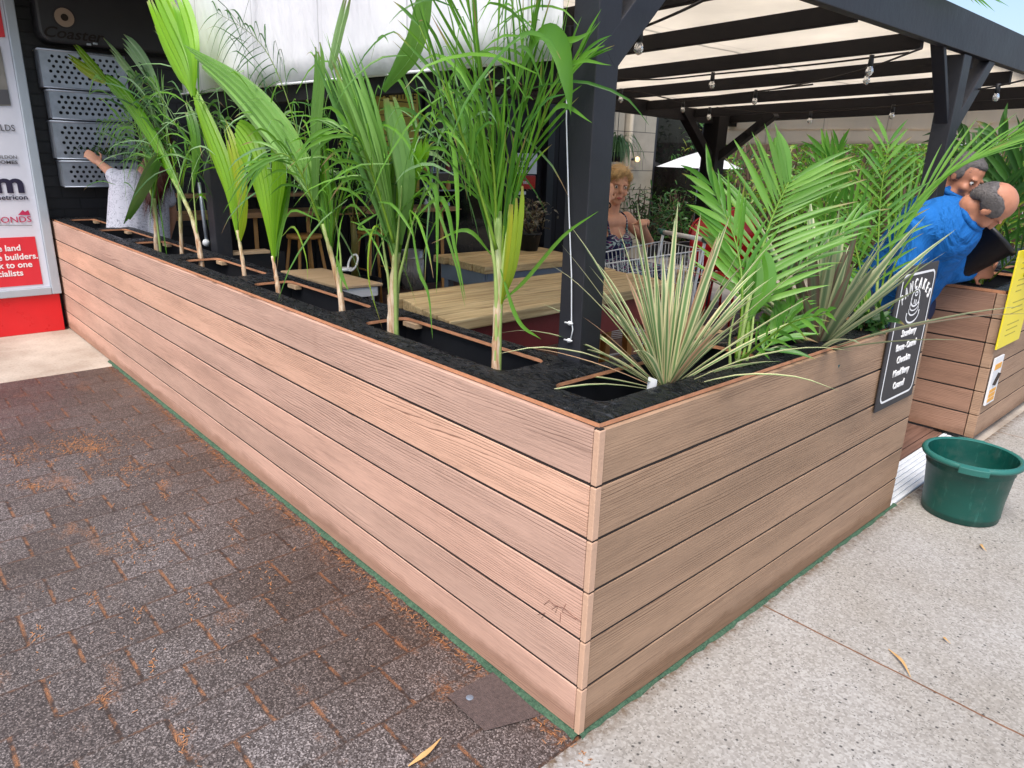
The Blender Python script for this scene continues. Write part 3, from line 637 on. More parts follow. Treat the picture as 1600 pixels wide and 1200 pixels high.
mb=MB(); mb.bar(A(1118,203,YV-.012),A(1460,203,YV-.012),.004,.012); mb.bar(A(1460,203,YV-.012),A(1700,178,YV-.012),.004,.012); mb.build('hem_seam',M['valc'],vl)
bl=thing('white_side_blind',(-1.9,.33,2.5),'big white canvas blind hanging above the palms along the long planter','canvas blind')
cloth('blind_cloth',[(-3.42,.325,2.75),(-.49,.325,2.75)],[(-3.46,.325,1.735),(-.49,.325,1.715)],M['awn'],bl,.012,80,4)
mb=MB(); mb.tube([(-3.46,.325,1.735),(-.49,.325,1.715)],.005,8); mb.build('bottom_rod',M['awn'],bl)
mb=MB(); mb.box((-3.45,.36,1.66),(-.50,.40,1.80)); mb.build('blind_rail',BS,bl,bevel=.003)
# white cable down the front post
cb=thing('blind_pull_rope',(-.49,.345,.9),'thin white cord with tie cleats running down the front post','cord')
mb=MB(); mb.tube([A(886,95,.335),A(885,190,.335),A(889,330,.338),A(893,430,.34),A(893,500,.34),A(895,515,.34),A(891,533,.34)],.0019,6); mb.build('cord_line',M['white_panel'],cb)
for p in ((890,505),(889,532)):
    mb=MB(); c=A(*p,.342); mb.ball(c,(.008,.006,.007),8); mb.tube([c+V((-.016,-.004,0)),c+V((.016,-.004,.002))],.003,6); mb.build('cleat',M['white'],cb)
mb=MB(); mb.tube([A(884,60,.335),A(885,92,.335)],.009,8); mb.build('cord_toggle',M['yellowdim'],cb)
cb=thing('silver_conduit',(-3.3,.36,.9),'thin pale conduit clipped to the dark post beyond the palms','conduit')
mb=MB(); mb.tube([A(311,285,.36),A(318,340,.36),A(324,385,.36)],.010,8); mb.build('conduit_pipe',M['galv'],cb)
mb=MB(); mb.ball(A(322,379,.355),.022,8); mb.build('conduit_clip',M['white'],cb)
# ------------------------------------------------------------------ facade
fc=thing('cafe_facade',(-5.85,0,0),'black painted brick and timber cafe front behind the deck','building')
mb=MB(); mb.box((-5.95,-8,0),(-5.82,1.15,3.4)); mb.build('brick_wall',M['brick'],fc)
mb=MB(); mb.box((-6.05,1.16,0),(-5.9,6.62,3.4))
for i in range(28): mb.box((-5.9,1.16+i*.195,0),(-5.885,1.16+i*.195+.185,3.4))
mb.build('dark_panelling',BS,fc)
for y0,y1 in ((1.16,1.26),(2.86,2.98),(3.66,3.78),(4.85,4.97),(5.55,5.67)): prt('door_frame',BP,lambda m:m.box((-5.884,y0,.0),(-5.80,y1,2.35)),fc)
mb=MB(); mb.box((-5.86,3.79,.25),(-5.85,4.84,2.25)); mb.build('window_pane',M['win'],fc)
mb=MB(); mb.box((-5.95,6.78,0),(-5.80,7.02,3.2)); mb.build('stone_pier',M['block'],fc)
mb=MB(); mb.box((-5.95,7.08,0),(-5.76,7.68,3.2)); mb.build('block_column',M['block'],fc)
mb=MB(); mb.tube([(-5.74,7.1,.0),(-5.74,7.1,2.5)],.03,10); mb.build('downpipe',M['block'],fc)
mb=MB(); mb.box((-5.95,6.63,0),(-5.82,6.77,3.2)); mb.box((-5.95,7.03,0),(-5.9,7.07,3.2)); mb.build('dark_recess',BS,fc)
mb=MB(); mb.box((-5.9,7.7,.2),(-5.88,10.4,2.2)); mb.build('shop_window',M['win'],fc)
mb=MB()
for y in (7.69,9.0,10.3): mb.box((-5.87,y,.2),(-5.80,y+.09,2.25))
mb.box((-5.87,7.69,2.25),(-5.80,10.5,3.2)); mb.box((-5.87,7.69,0),(-5.80,10.5,.2)); mb.box((-5.88,10.4,0),(-5.80,16,3.2)); mb.build('window_frame',BP,fc,bevel=.004)
mb=MB(); mb.box((-5.82,-.6,2.55),(-3.2,5.9,2.62)); mb.build('added_shade_soffit',BS,fc)  # soffit added to keep the cafe front behind the deck dark
# ------------------------------------------------------------------ advertising sign
XS=-5.70
sg=thing('advertising_sign',(XS,-.5,0),'tall silver-framed white and red advertising sign against the black brick wall','sign')
prt('sign_base',M['basered'],lambda m:m.box((XS-.08,-2.2,.0),(XS+.02,-.035,.30)),sg)
prt('sign_frame',M['alu'],lambda m:(m.box((XS-.09,-.085,.302),(XS+.045,-.02,3.1)),m.box((XS-.09,-2.2,.302),(XS+.045,-.086,.36)),m.box((XS-.09,-2.2,.361),(XS-.06,-.086,3.1))),sg,.006)
mb=MB(); mb.box((XS-.059,-2.2,.361),(XS+.015,-.087,3.09)); mb.build('sign_face',M['signwhite'],sg)
def SY(px,py): p=AX(px,py,XS+.017); return p
mb=MB(); a=SY(66,369); mb.box((XS+.0152,-2.2,.385),(XS+.019,-.135,a.z)); mb.build('red_panel',M['signred'],sg)
def stx(s,px,py,hpx,mat,name,bold=.0,sx=1,align='RIGHT',gap=0):
    p=SY(px,py); q=SY(px,py-hpx); size=(q.z-p.z)/.7
    return text(s,size,(XS+.0205,p.y,p.z),mat,sg,name,align=align,bold=bold,sx=sx)
for s,px,py in (('the land',33,391),('home builders.',60,403.5),('speak to one',51,416.5),('specialists',37,430)): stx(s,px,py,9,M['white_ink'],'slogan_line',.02,1.0)
stx('FIELDS',24,205,10,M['grey_ink'],'lettering',.0,.85)
stx('SHOLDON',27,248,5.2,M['grey_ink'],'lettering',0,1.0); stx('HOMES',28,256,5,M['grey_ink'],'lettering',.02,1.3)
stx('m',40,300,30,M['navy'],'logo_letter',.035,1.25); stx('metricon',44,311.5,7.5,M['navy'],'lettering',.012,1.15)
stx('SIMONDS',50,346.5,9,M['magenta'],'lettering',0,1.15)
mb=MB(); P=lambda x,y:SY(x,y)+V((.004,0,0)); mb.add([P(28,336),P(35,328),P(39,331),P(44,328),P(47,336)],[(0,1,2,3,4)]); mb.build('roof_logo',M['magenta'],sg)
mb=MB(); mb.add([P(-60,351.5),P(50,351.5),P(50,352.3),P(-60,352.3)],[(0,1,2,3)]); mb.build('rule_line',M['grey_ink'],sg)
mb=MB(); mb.add([P(-80,0),P(-2,0),P(8,58),P(-80,60)],[(0,1,2,3)]); mb.build('red_banner',M['signred'],sg)
mb=MB(); mb.add([P(-80,72),P(0,72),P(17,165),P(-80,167)],[(0,1,2,3)]); mb.build('house_picture',plain('dim_photo_print',(.22,.21,.19),.4,0,.6,6),sg)
mb=MB(); mb.add([P(-80,140)+V((.002,0,0)),P(12,140)+V((.002,0,0)),P(16.5,163)+V((.002,0,0)),P(-80,165)+V((.002,0,0))],[(0,1,2,3)]); mb.build('picture_road',M['grey_ink'],sg)
# black panel with round badge on the wall
cp=thing('wall_cooler_panel',(-5.7,.5,2.3),'dark rounded panel with cream round badge and script lettering above the perforated tubs','wall panel')
mb=MB(); pts=rrect(.10,2.16,1.15,3.1,.09,6); o=len(pts); mb.add([(-5.62,y,z) for y,z in pts]+[(-5.80,y,z) for y,z in pts],[tuple(range(o))]+[(i,i+o,(i+1)%o+o,(i+1)%o) for i in range(o)]); mb.build('panel_body',plain('dark_enamel',(.03,.031,.036),.45,0,.2),cp,bevel=.02)
c=AX(101,27,-5.6); 
def disc(c,rad,th,mat,name,parent,n=28):
    mb=MB(); vs=[(c[0],c[1],c[2])]+[(c[0],c[1]+rad*math.cos(6.2832*i/n),c[2]+rad*math.sin(6.2832*i/n)) for i in range(n)]
    mb.add([(v[0]-th,v[1],v[2]) for v in vs[1:]]+vs[1:],[tuple(range(n,2*n))]+[(i,(i+1)%n,(i+1)%n+n,i+n) for i in range(n)]); return mb.build(name,mat,parent)
disc((-5.612,c.y,c.z),.078,.02,M['black_face'],'badge_ring',cp); disc((-5.608,c.y,c.z),.064,.02,plain('cream_badge',(.36,.27,.20),.5),'badge',cp); disc((-5.604,c.y,c.z),.024,.02,M['soil'],'badge_hub',cp)
p=AX(66,56,-5.615); text('Coaster',.105,(-5.616,p.y,p.z),M['groove'],cp,'script_lettering',shear=.35,bold=.012,sx=1.15)
prt('latch',M['alu'],lambda m:(m.box((-5.62,.40,2.165),(-5.605,.43,2.18)),m.box((-5.62,.445,2.175),(-5.605,.475,2.19))),cp)
# galvanised perforated tubs on the wall
def perf(y0,y1,z0,z1,label,nr):
    cx=-5.78; dz=.15; t=thing('perforated_tub',(cx,(y0+y1)/2,z0),label,'metal tub','perforated metal tubs on the wall')
    mb=MB(); X=cx+dz; bev=.035
    # rim plates
    cols=11; cw=(y1-y0-.08)/cols; rh=(z1-z0-.05)/nr; n=8
    def ringcell(cy,cz,w_,h_,r):
        out=[];inn=[]
        for i in range(n):
            a=2*math.pi*(i+.5)/n; c_,s_=math.cos(a),math.sin(a); k=min(w_/2/abs(c_),h_/2/abs(s_)); out.append((X,cy+c_*k,cz+s_*k)); inn.append((X,cy+c_*r,cz+s_*r))
        # square corners
        mb.add(out+inn,[(i,(i+1)%n,(i+1)%n+n,i+n) for i in range(n)])
        for i,(sy,sz) in zip((0,2,4,6),((1,1),(-1,1),(-1,-1),(1,-1))):
            a_=out[i];b_=out[(i+1)%n]; mb.add([a_,b_,(X,cy+sy*w_/2,cz+sz*h_/2)],[(0,1,2)])
    for r in range(nr):
        off=cw*.5*(r%2); cz=z0+.025+rh*(r+.5)
        for k in range(cols-(r%2)): ringcell(y0+.04+off+cw*(k+.5),cz,cw,rh,min(cw,rh)*.33)
        if r%2: 
            for ya,yb in ((y0+.04,y0+.04+cw/2),(y1-.04-cw/2,y1-.04)): mb.add([(X,ya,cz-rh/2),(X,yb,cz-rh/2),(X,yb,cz+rh/2),(X,ya,cz+rh/2)],[(0,1,2,3)])
    for a,b,c_,d in ((y0,y0+.04,z0,z1),(y1-.04,y1,z0,z1),(y0+.04,y1-.04,z0,z0+.025),(y0+.04,y1-.04,z1-.025,z1)): mb.add([(X,a,c_),(X,b,c_),(X,b,d),(X,a,d)],[(0,1,2,3)])
    for ya,yb in ((y0,y0+.001),(y1-.001,y1)): mb.box((cx,ya,z0),(X,yb,z1))
    mb.box((cx,y0,z0),(X,y1,z0+.002)); mb.build('tub_shell',M['galv'],t)
    mb=MB(); mb.tube([(X,y0,z1),(X,y1,z1)],.008,6); mb.tube([(cx,y0,z1),(X,y0,z1)],.008,6); mb.tube([(X,y0,z0),(X,y1,z0)],.006,6); mb.build('rolled_rim',M['galv'],t)
perf(.075,.66,1.85,2.11,'topmost perforated galvanised tub on the black brick wall',6)
perf(.10,.66,1.63,1.83,'second perforated galvanised tub from the top on the brick wall',4)
perf(.09,.66,1.34,1.61,'third perforated galvanised tub down, with grass hanging over its rim',6)
perf(.11,.66,1.13,1.32,'lowest perforated galvanised tub, behind the raised arm',4)
mb=MB(); r=random.Random(4)
for i in range(160):
    y=r.uniform(.28,.72); b_=V((-5.66,y,1.36+r.uniform(-.02,.03))); d=V((r.uniform(-.2,.8),r.uniform(-.8,.8),r.uniform(.1,1))).normalized(); L=r.uniform(.06,.17)
    blade(mb,[b_,b_+d*L*.6,b_+d*L+V((0,0,-L*.5))],.007,(1,0,.2),(r.random()*.6,0,0),.2,4)
tag(mb.build('grass_tuft',M['leafD']),'loose green grassy plant spilling from the third perforated tub','plant')
# interior bits on the facade
def P5(px,py,x=-5.78): return AX(px,py,x)
mnu=thing('menu_board',P5(625,300),'tall yellow menu board on the dark facade behind the palms','menu board')
a=P5(587,136);b=P5(655,300); prt('board_frame',BP,lambda m:m.box((-5.82,a.y-.06,b.z-.05),(-5.79,b.y+.05,a.z+.14)),mnu); prt('board_sheet',M['yellowdim'],lambda m:m.box((-5.79,a.y,b.z),(-5.775,b.y,a.z+.08)),mnu,.002)
text('L & THYME',.125,(-5.773,(a.y+b.y)/2,a.z-.09),M['groove'],mnu,'heading',align='CENTER',bold=.01,sx=.75)
mb=MB()
for k in range(12): mb.box((-5.7745,a.y+.04,a.z-.2-k*.065),(-5.773,a.y+.04+rnd.uniform(.2,.36),a.z-.193-k*.065))
mb.box((-5.7745,a.y+.03,a.z-.125),(-5.7725,b.y-.03,a.z-.115)); mb.build('text_rules',M['soil'],mnu)
pp=thing('paper_notice',P5(830,265),'white paper notice with a small blue grid pinned to the dark wall','notice'); a=P5(808,239);b=P5(839,272)
prt('paper_sheet',M['white'],lambda m:m.box((-5.80,a.y,b.z),(-5.786,b.y,a.z)),pp,.001)
mb=MB()
for i in range(3):
    for j in range(3): mb.box((-5.786,a.y+.05+i*.06,a.z-.09-j*.055),(-5.783,a.y+.09+i*.06,a.z-.05-j*.055))
mb.build('printed_grid',M['navy'],pp)
rb_=thing('red_wall_box',P5(825,285),'small red wall box with a white tag below the paper notice','wall box'); a=P5(812,274);b=P5(834,295)
prt('box_body',M['chair_red'],lambda m:m.box((-5.83,a.y,b.z),(-5.75,b.y,a.z)),rb_,.01)
prt('white_tag',M['white'],lambda m:m.box((-5.80,a.y-.02,b.z-.07),(-5.785,a.y+.12,b.z-.03)),rb_,.001)
text('FIRE',.05,(-5.748,a.y+.03,(a.z+b.z)/2-.02),M['white_ink'],rb_,'lettering',bold=.01)
# shelves with jars
sh=thing('bottle_shelf',P5(690,330),'dark wall shelf unit with thin pale shelves behind the palms','shelf')
for k,py in enumerate((268,296,326)):
    a=P5(662,py);b=P5(708,py); prt('shelf_board',M['pinex'] if k==2 else M['galv'],lambda m:m.box((-5.80,a.y,a.z-.012),(-5.62,b.y,a.z)),sh,.002)
r=random.Random(9)
names=['squat dark jar','tall clear bottle','amber bottle','short tin','pale jar']
for k,py in enumerate((268,296,326)):
    for i in range(5):
        p=P5(666+i*8.5,py,-5.71); h=r.uniform(.07,.13); rr=r.uniform(.022,.032)
        mb=MB(); mb.lathe(p,[(rr,0),(rr,h*.6),(rr*.45,h*.75),(rr*.45,h),(0.0001,h)],10)
        o=mb.build('bottle',[M['leg'],M['galv'],M['white'],M['black_plastic'],M['paint_red']][(i+k)%5]); tag(o,'small jar or bottle standing on the dark wall shelf','bottle','jars and bottles on the wall shelf')
# timber counter with legs, along the facade
ct=thing('wall_counter',(-5.3,2,.02),'narrow timber counter along the dark cafe front','counter')
a=AX(335,333,-5.15);b=AX(600,333,-5.15)
prt('counter_top',M['pinex'],lambda m:m.box((-5.55,.75,.885),(-5.15,3.6,.93)),ct,.004)
prt('upper_shelf',M['pinex'],lambda m:m.box((-5.75,.95,1.03),(-5.60,2.2,1.065)),ct,.004)
for y in (1.42,1.92,3.45): prt('leg',M['leg'],lambda m:m.bar((-5.2,y,.02),(-5.3,y+.05,.885),.035,.035),ct)
# stools
def stool(x,y,label):
    t=thing('bar_stool',(x,y,.02),label,'stool','timber stools under the wall counter')
    prt('seat',M['leg'],lambda m:m.lathe((x,y,.72),[(.0001,.03),(.15,.03),(.155,.015),(.15,0),(.0001,0)],20),t,0)
    for a,b in ((-1,-1),(1,-1),(1,1),(-1,1)): prt('leg',M['leg'],lambda m:m.tube([(x+a*.17,y+b*.17,.02),(x+a*.09,y+b*.09,.73)],.014,8),t,0)
    prt('footrail',M['leg'],lambda m:(m.tube([(x-.13,y-.13,.4),(x+.13,y-.13,.4)],.009,6),m.tube([(x-.13,y+.13,.4),(x+.13,y+.13,.4)],.009,6)),t,0)
stool(-4.95,1.75,'varnished stool seen between the bright palm and the next cane'); stool(-4.95,2.45,'varnished stool further right under the wall counter')
# ------------------------------------------------------------------ tables
def table(corners,z,th,nb,label,topmat,frame_mat,legmat,apron=.12,inset=.07,group='timber tables on the deck',legw=.05,name='plank_table',zf=.02):
    a,b,c,d=[V(p) for p in corners]  # a->b long side near, d->c long side far
    t=thing(name,((a+c)/2).to_tuple()[:2]+(zf,),label,'table',group); mb=MB(); dn=V((0,0,-th)); r=random.Random(nb)
    for i in range(nb):
        s0=i/nb+.009; s1=(i+1)/nb-.009; e0=r.uniform(-.014,.014)
        u=(b-a).normalized(); p0=a.lerp(d,s0)-u*e0; p1=b.lerp(c,s0)+u*e0; p2=b.lerp(c,s1)+u*e0; p3=a.lerp(d,s1)-u*e0; jz=V((0,0,r.uniform(-.002,.002)))
        vs=[p+dn+jz for p in (p0,p1,p2,p3)]+[p+jz for p in (p0,p1,p2,p3)]
        mb.add(vs,[(0,3,2,1),(4,5,6,7),(0,1,5,4),(1,2,6,5),(2,3,7,6),(3,0,4,7)])
    mb.build('table_top',topmat,t,bevel=.004)
    u=(b-a).normalized(); v=(d-a).normalized(); L=(b-a).length; W=(d-a).length
    q=[a+u*inset+v*inset,b-u*inset+v*inset,c-u*inset-v*inset,d+u*inset-v*inset]; q=[p+V((0,0,-th-apron/2)) for p in q]
    mb=MB()
    for i in range(4): mb.bar(q[i],q[(i+1)%4],.022,apron-.002)
    mb.build('apron',frame_mat,t,bevel=.002)
    for i,p in enumerate(q):
        cdir=((q[0]+q[2])/2-p).normalized()*.035; mb=MB(); mb.bar(p+cdir+V((0,0,apron/2-.003)),V((p.x+cdir.x,p.y+cdir.y,zf)),legw,legw,(0,1,0)); mb.build('leg',legmat,t,bevel=.003)
    return t
ZB=.87
c1=AZ(706,503,ZB); c2=AZ(985,455,ZB); c4=AZ(607,460,ZB)
v=(c4-c1); c1=V((c1.x,c1.y,ZB)); c2=c1+(c2-c1)*1.35; c3=c2+v
table([c1,c2,c3,c4],ZB,.045,5,'large plank table with a faded red apron nearest the front post',M['pine'],M['paint_red'],M['leg'],.15,.06,legw=.045)
ZC=.90
d1=AZ(757,417,ZC); d2=AZ(925,402,ZC); d4=AZ(679,398,ZC); d2=d1+(d2-d1)*1.0
table([d1,d2,d2+(d4-d1),d4],ZC,.04,4,'plank table on a grey metal frame holding the potted bronze plant',M['pine'],M['zinc'],M['zinc'],.09,.035,legw=.04)
ZA=.80
e1=AZ(530,449,ZA);e2=AZ(601,443,ZA);e4=AZ(436,423,ZA)
table([e4,e1,e2,e4+(e2-e1)],ZA,.016,1,'low plywood-topped table just behind the long planter',M['plytop'],M['white'],M['white'],.05,.03,legw=.025,name='plywood_table')
mb=MB(); c=AZ(552,424,ZA); mb.tube([c+V((.045*math.cos(t_),.0+.02*math.sin(t_),.05+.045*math.sin(t_))) for t_ in [i*6.2832/16 for i in range(17)]],.006,6); mb.lathe(c+V((-.06,-.02,.001)),[(.0001,0),(.05,0),(.055,.012),(.0001,.014)],16)
tag(mb.build('white_handled_lid',M['white']),'small white ring-handled lid lying on the plywood-topped table','lid')
mb=MB(); 
f1=AZ(350,396,.86); prt_=AZ(418,392,.86)
t=thing('offcut_board',f1,'narrow offcut board lying behind the dark post beyond the bright palm','board'); mb.bar(f1,prt_,.09,.018); mb.build('board_plank',M['plytop'],t,bevel=.002)
mb=MB(); mb.box((min(f1.x,prt_.x)-.02,f1.y-.02,.02),(max(f1.x,prt_.x)+.02,prt_.y+.1,.85)); mb.build('board_support',M['black_plastic'],t)
# benches beside the big table, deck level
def bench(p,q,label):
    p=V(p);q=V(q); t=thing('timber_bench',((p+q)/2).to_tuple()[:2]+(.02,),label,'bench','timber benches'); mb=MB(); mb.bar(p+V((0,0,.62)),q+V((0,0,.62)),.24,.035); mb.build('seat',M['pine'],t,bevel=.003)
    u=(q-p).normalized(); s_=V((-u.y,u.x,0))
    for e,k in ((p,1),(q,-1)):
        for w_ in (-1,1): mb=MB(); mb.bar(e+u*.12*k+s_*.08*w_+V((0,0,.6)),e+u*.12*k+s_*.10*w_+V((0,0,.02)),.04,.04,(0,1,0)); mb.build('leg',M['leg'],t)
bench((-2.35,2.5,0),(-2.35,3.6,0),'timber bench the woman in the tropical dress sits on')
bench((-.8,1.9,0),(-1.7,2.0,0),'low timber bench below the palm fronds behind the trolley')
# potted plants on deck
def pot(c,r0,r1,h,mat,label,name='plant_pot',cat='pot'):
    t=thing(name,c,label,cat); mb=MB(); mb.lathe(c,[(.0001,0),(r0,0),(r1,h*.9),(r1*1.06,h*.9),(r1*1.06,h),(r1*.97,h),(r1*.92,h*.8),(.0001,h*.8)],20); mb.build('pot_body',mat,t)
    mb=MB(); mb.lathe(V(c)+V((0,0,h*.81)),[(.0001,.004),(r1*.91,.0)],16); mb.build('pot_soil',M['soil'],t); return t
c=AZ(826,391,ZC); pot(c,.055,.075,.11,M['black_plastic'],'small black pot standing on the grey-framed plank table')
def bushy(c,R,n,mat,label,leaf=(.05,.018),name='leafy_plant',seed=1,stems=9,flat=1.0,cat='plant',tint=.4,group=None,stemmat='bark'):
    r=random.Random(seed); c=V(c); t=thing(name,c,label,cat,group); mb=MB(); st=MB(); tips=[]
    for i in range(stems):
        d=V((r.gauss(0,.55),r.gauss(0,.55),r.uniform(.6,1.4))).normalized(); e=c+V((d.x*R,d.y*R,d.z*R*1.3*flat)); m_=c.lerp(e,.5)+V((r.gauss(0,.1),r.gauss(0,.1),0))*R
        pts=bez([c,m_,e],6); st.tube(pts,[.006*(1-.7*k/6)*R/.2 for k in range(7)],5); tips.append(pts)
    for i in range(n):
        pts=tips[i%stems]; k=r.uniform(1.5,6); j=min(int(k),5); p=pts[j].lerp(pts[j+1],k-j)+V((r.gauss(0,.18),r.gauss(0,.18),r.gauss(0,.15)))*R
        d=V((r.gauss(0,1),r.gauss(0,1),r.gauss(.2,.6))).normalized(); L=leaf[0]*r.uniform(.6,1.3)
        blade(mb,[p,p+d*L*.5,p+d*L+V((0,0,-L*.25))],leaf[1]*r.uniform(.7,1.2),(r.gauss(0,1),r.gauss(0,1),1),(min(1,max(0,tint+r.uniform(-.35,.4))),0,0),.25,3,.3,.8)
    st.build('stems',M[stemmat],t); mb.build('foliage',M[mat] if isinstance(mat,str) else mat,t); return t
MC['bronze']=leafmat('bronze_leaf',(.05,.045,.04),(.20,.18,.13),.15)
bushy(c+V((0,0,.09)),.17,260,MC['bronze'],'bronze small-leaved plant in the pot on the grey-framed table',(.035,.016),seed=3,stems=12)
# steel bin
bc=AZ(645,450,.02); k_=(AZ(662,450,.02)-AZ(628,450,.02)).length/2; zt=.02+k_*2*1.75
t=thing('steel_bin',bc,'ribbed stainless steel bin standing behind the third palm cane','bin')
mb=MB(); prof=[(k_,0),(k_,.03)]; mb.lathe(bc,[(.0001,0),(k_*.97,0),(k_*.97,k_*2.75)],44)
for i in range(44):
    a_=6.2832*i/44; mb.tube([bc+V((k_*.98*math.cos(a_),k_*.98*math.sin(a_),.01)),bc+V((k_*.98*math.cos(a_),k_*.98*math.sin(a_),k_*2.7))],.006,4)
mb.build('bin_body',M['steel'],t); mb=MB(); mb.lathe(bc,[(k_*.99,k_*2.75),(k_*1.05,k_*2.78),(k_*1.05,k_*2.95),(k_*1.0,k_*2.97),(k_*1.0,k_*3.5),(k_*.97,k_*3.5),(k_*.97,k_*3.0)],40); mb.build('bin_rim',M['steel'],t)
# ------------------------------------------------------------------ shopping trolley
tr=thing('shopping_trolley',(-1.7,2.2,.02),'wire shopping trolley with white handle and green end caps behind the spiky plant','trolley')
hA=AZ(1034,362,1.0); hB=AZ(1108,376,1.0)
hx=(hB-hA); Lh=hx.length; ux=hx.normalized(); hx=ux*.50; 
hB=hA+hx; fwd=V((ux.y,-ux.x,0)); fwd=fwd if fwd.y<0 else -fwd
mb=MB(); mb.tube([hA,hB],.014,10); mb.build('handle',M['white'],tr)
for h_ in (hA,hB): mb=MB(); mb.tube([h_-ux*.03,h_+ux*.03],.021,10); mb.build('end_cap',M['green_rim'],tr)
def basket(mb):
    n1=26; B0=hA+ux*.02+V((0,0,-.06)); B1=hB-ux*.02+V((0,0,-.06)); D=fwd*.82
    back=[B0,B1,B1+V((0,0,-.40)),B0+V((0,0,-.40))]; fr=[B0+ux*.09+D+V((0,0,-.10)),B1-ux*.09+D+V((0,0,-.10)),B1-ux*.12+D*.86+V((0,0,-.34)),B0+ux*.12+D*.86+V((0,0,-.34))]
    for Q in (back,fr):
        for i in range(4): mb.tube([Q[i],Q[(i+1)%4]],.004,5)
        for i in range(13): s=i/12; mb.tube([Q[0].lerp(Q[1],s),Q[3].lerp(Q[2],s)],.0022,4)
    for i in range(4): mb.tube([back[i],fr[i]],.0045,5)
    for (i,j) in ((0,3),(1,2)):
        for k in range(n1+1): s=k/n1; mb.tube([back[i].lerp(fr[i],s),back[j].lerp(fr[j],s)],.0024,4)
        for k in (1,2,3): s=k/4; mb.tube([back[i].lerp(back[j],s),fr[i].lerp(fr[j],s)],.0024,4)
    for k in range(n1+1): s=k/n1; mb.tube([back[3].lerp(fr[3],s),back[2].lerp(fr[2],s)],.0022,4)
mb=MB(); basket(mb); mb.build('basket',M['wire'],tr)
mb=MB()
for e in (hA+ux*.02,hB-ux*.02):
    mb.tube(bez([e,e+fwd*.05+V((0,0,-.35)),e+fwd*.10+V((0,0,-.78)),e+fwd*.75+V((0,0,-.84))],12),.010,6)
mb.tube([hA+fwd*.5+V((0,0,-.81))+ux*.02,hB+fwd*.5+V((0,0,-.81))-ux*.02],.008,6); 
q0=hA+fwd*.12+V((0,0,-.56))+ux*.04
for i in range(12): mb.tube([q0+ux*(.42*i/11),q0+ux*(.42*i/11)+fwd*.5+V((0,0,-.03))],.0025,4)
for i in range(5): mb.tube([q0+fwd*.5*i/4,q0+ux*.42+fwd*.5*i/4],.0025,4)
mb.build('undercarriage',M['wire'],tr)
for s_,w_ in ((.12,.03),(.72,.03)):
    for e in (hA,hB):
        mb=MB(); c=e+fwd*s_; c.z=.077; mb.tube([c-ux*.013,c+ux*.013],.055,14); mb.build('wheel',M['black_plastic'],tr)
# red chairs
def redchair(px,py,x,label,rot):
    p=AX(px,py,x); t=thing('red_chair',(p.x,p.y,.02),label,'chair','red chairs at the back'); R=Matrix.Rotation(rot,3,'Z')
    def W(a,b,c_): q=R@V((a,b,0)); return V((p.x+q.x,p.y+q.y,c_))
    top=p.z; mb=MB(); vs=[];n=14
    for i in range(n+1):
        a=math.pi*i/n; yy=.19*math.cos(a); zz=top-.14+.14*math.sin(a); bow=.05*math.cos(a)**2
        vs+= [W(-.0+bow,yy,zz),W(.0+bow,yy,top-.46)]
    mb.add(vs,[(2*i,2*i+1,2*i+3,2*i+2) for i in range(n)],(.5,.5,.5),True); o=mb.build('backrest',M['chair_red'],t); k=o.modifiers.new('s','SOLIDIFY'); k.thickness=.012
    mb=MB(); mb.tube([W(.0+.05*math.cos(math.pi*i/n)**2,.205*math.cos(math.pi*i/n),top-.14+.155*math.sin(math.pi*i/n)) for i in range(n+1)],.010,8); mb.build('back_frame',M['chair_red'],t)
    mb=MB(); q=[W(.02,.2,.5),W(.42,.18,.5),W(.42,-.18,.5),W(.02,-.2,.5)]; mb.add([v_ for v_ in q]+[v_-V((0,0,.02)) for v_ in q],[(0,1,2,3),(7,6,5,4),(0,4,5,1),(1,5,6,2),(2,6,7,3),(3,7,4,0)]); mb.build('seat',M['chair_red'],t,bevel=.006)
    for a,b in ((.03,.18),(.40,.17),(.40,-.17),(.03,-.18)): mb=MB(); mb.tube([W(a,b,.49),W(a*1.1-.02,b*1.15,.02)],.012,8); mb.build('leg',M['chair_red'],t)
redchair(1108,340,-2.7,'bright red round-backed chair, the left one of the two beyond the trolley',-.5)
redchair(1152,327,-2.7,'darker red chair beside the first, half hidden by palm leaves',-.5)
# ------------------------------------------------------------------ string lights
def slight(path,bulbs,zc,label):
    pts=[AZ(x,y,zc) for x,y in path]; t=thing('string_light',pts[0],label,'string light','festoon light strings'); mb=MB(); mb.tube(bez(pts,24),.0045,5); mb.build('cable',M['groove'],t)
    for x,y in bulbs:
        c=AZ(x,y,zc); mb=MB(); mb.tube([c+V((0,0,.01)),c+V((0,0,-.034))],[.010,.012],10); mb.build('socket',M['black_plastic'],t)
        mb=MB(); mb.lathe(c,[(.009,-.034),(.014,-.046),(.016,-.057),(.011,-.069),(.0001,-.074)],12); mb.build('bulb',M['glass'],t)
slight([(995,47),(1050,24),(1100,0),(1150,-30)],[(1000,48)],1.86,'festoon light string with one large bulb nearest the front post')
slight([(965,123),(1030,124),(1114,116),(1240,104),(1330,94),(1420,82)],[(1114,116),(1362,90)],1.90,'festoon light string crossing under the middle rafters')
slight([(1200,141),(1280,126),(1357,106),(1440,76)],[(1357,106)],1.90,'festoon light string rising to the right towards the second post')
slight([(962,140),(1010,146),(1068,158),(1120,150),(1181,143),(1270,132)],[(971,141),(1068,159),(1181,143)],1.86,'festoon light string sagging near the back beam')
slight([(1120,168),(1200,176),(1267,176),(1330,172),(1396,166),(1467,157)],[(1109,170),(1267,176),(1396,166)],1.80,'festoon light string in front of the beige far valance')
slight([(1505,143),(1560,134),(1620,120)],[(1560,134)],1.86,'festoon light string right of the second post')
slight([(780,100),(852,106),(880,118)],[(852,106)],1.84,'festoon bulb string left of the front post')
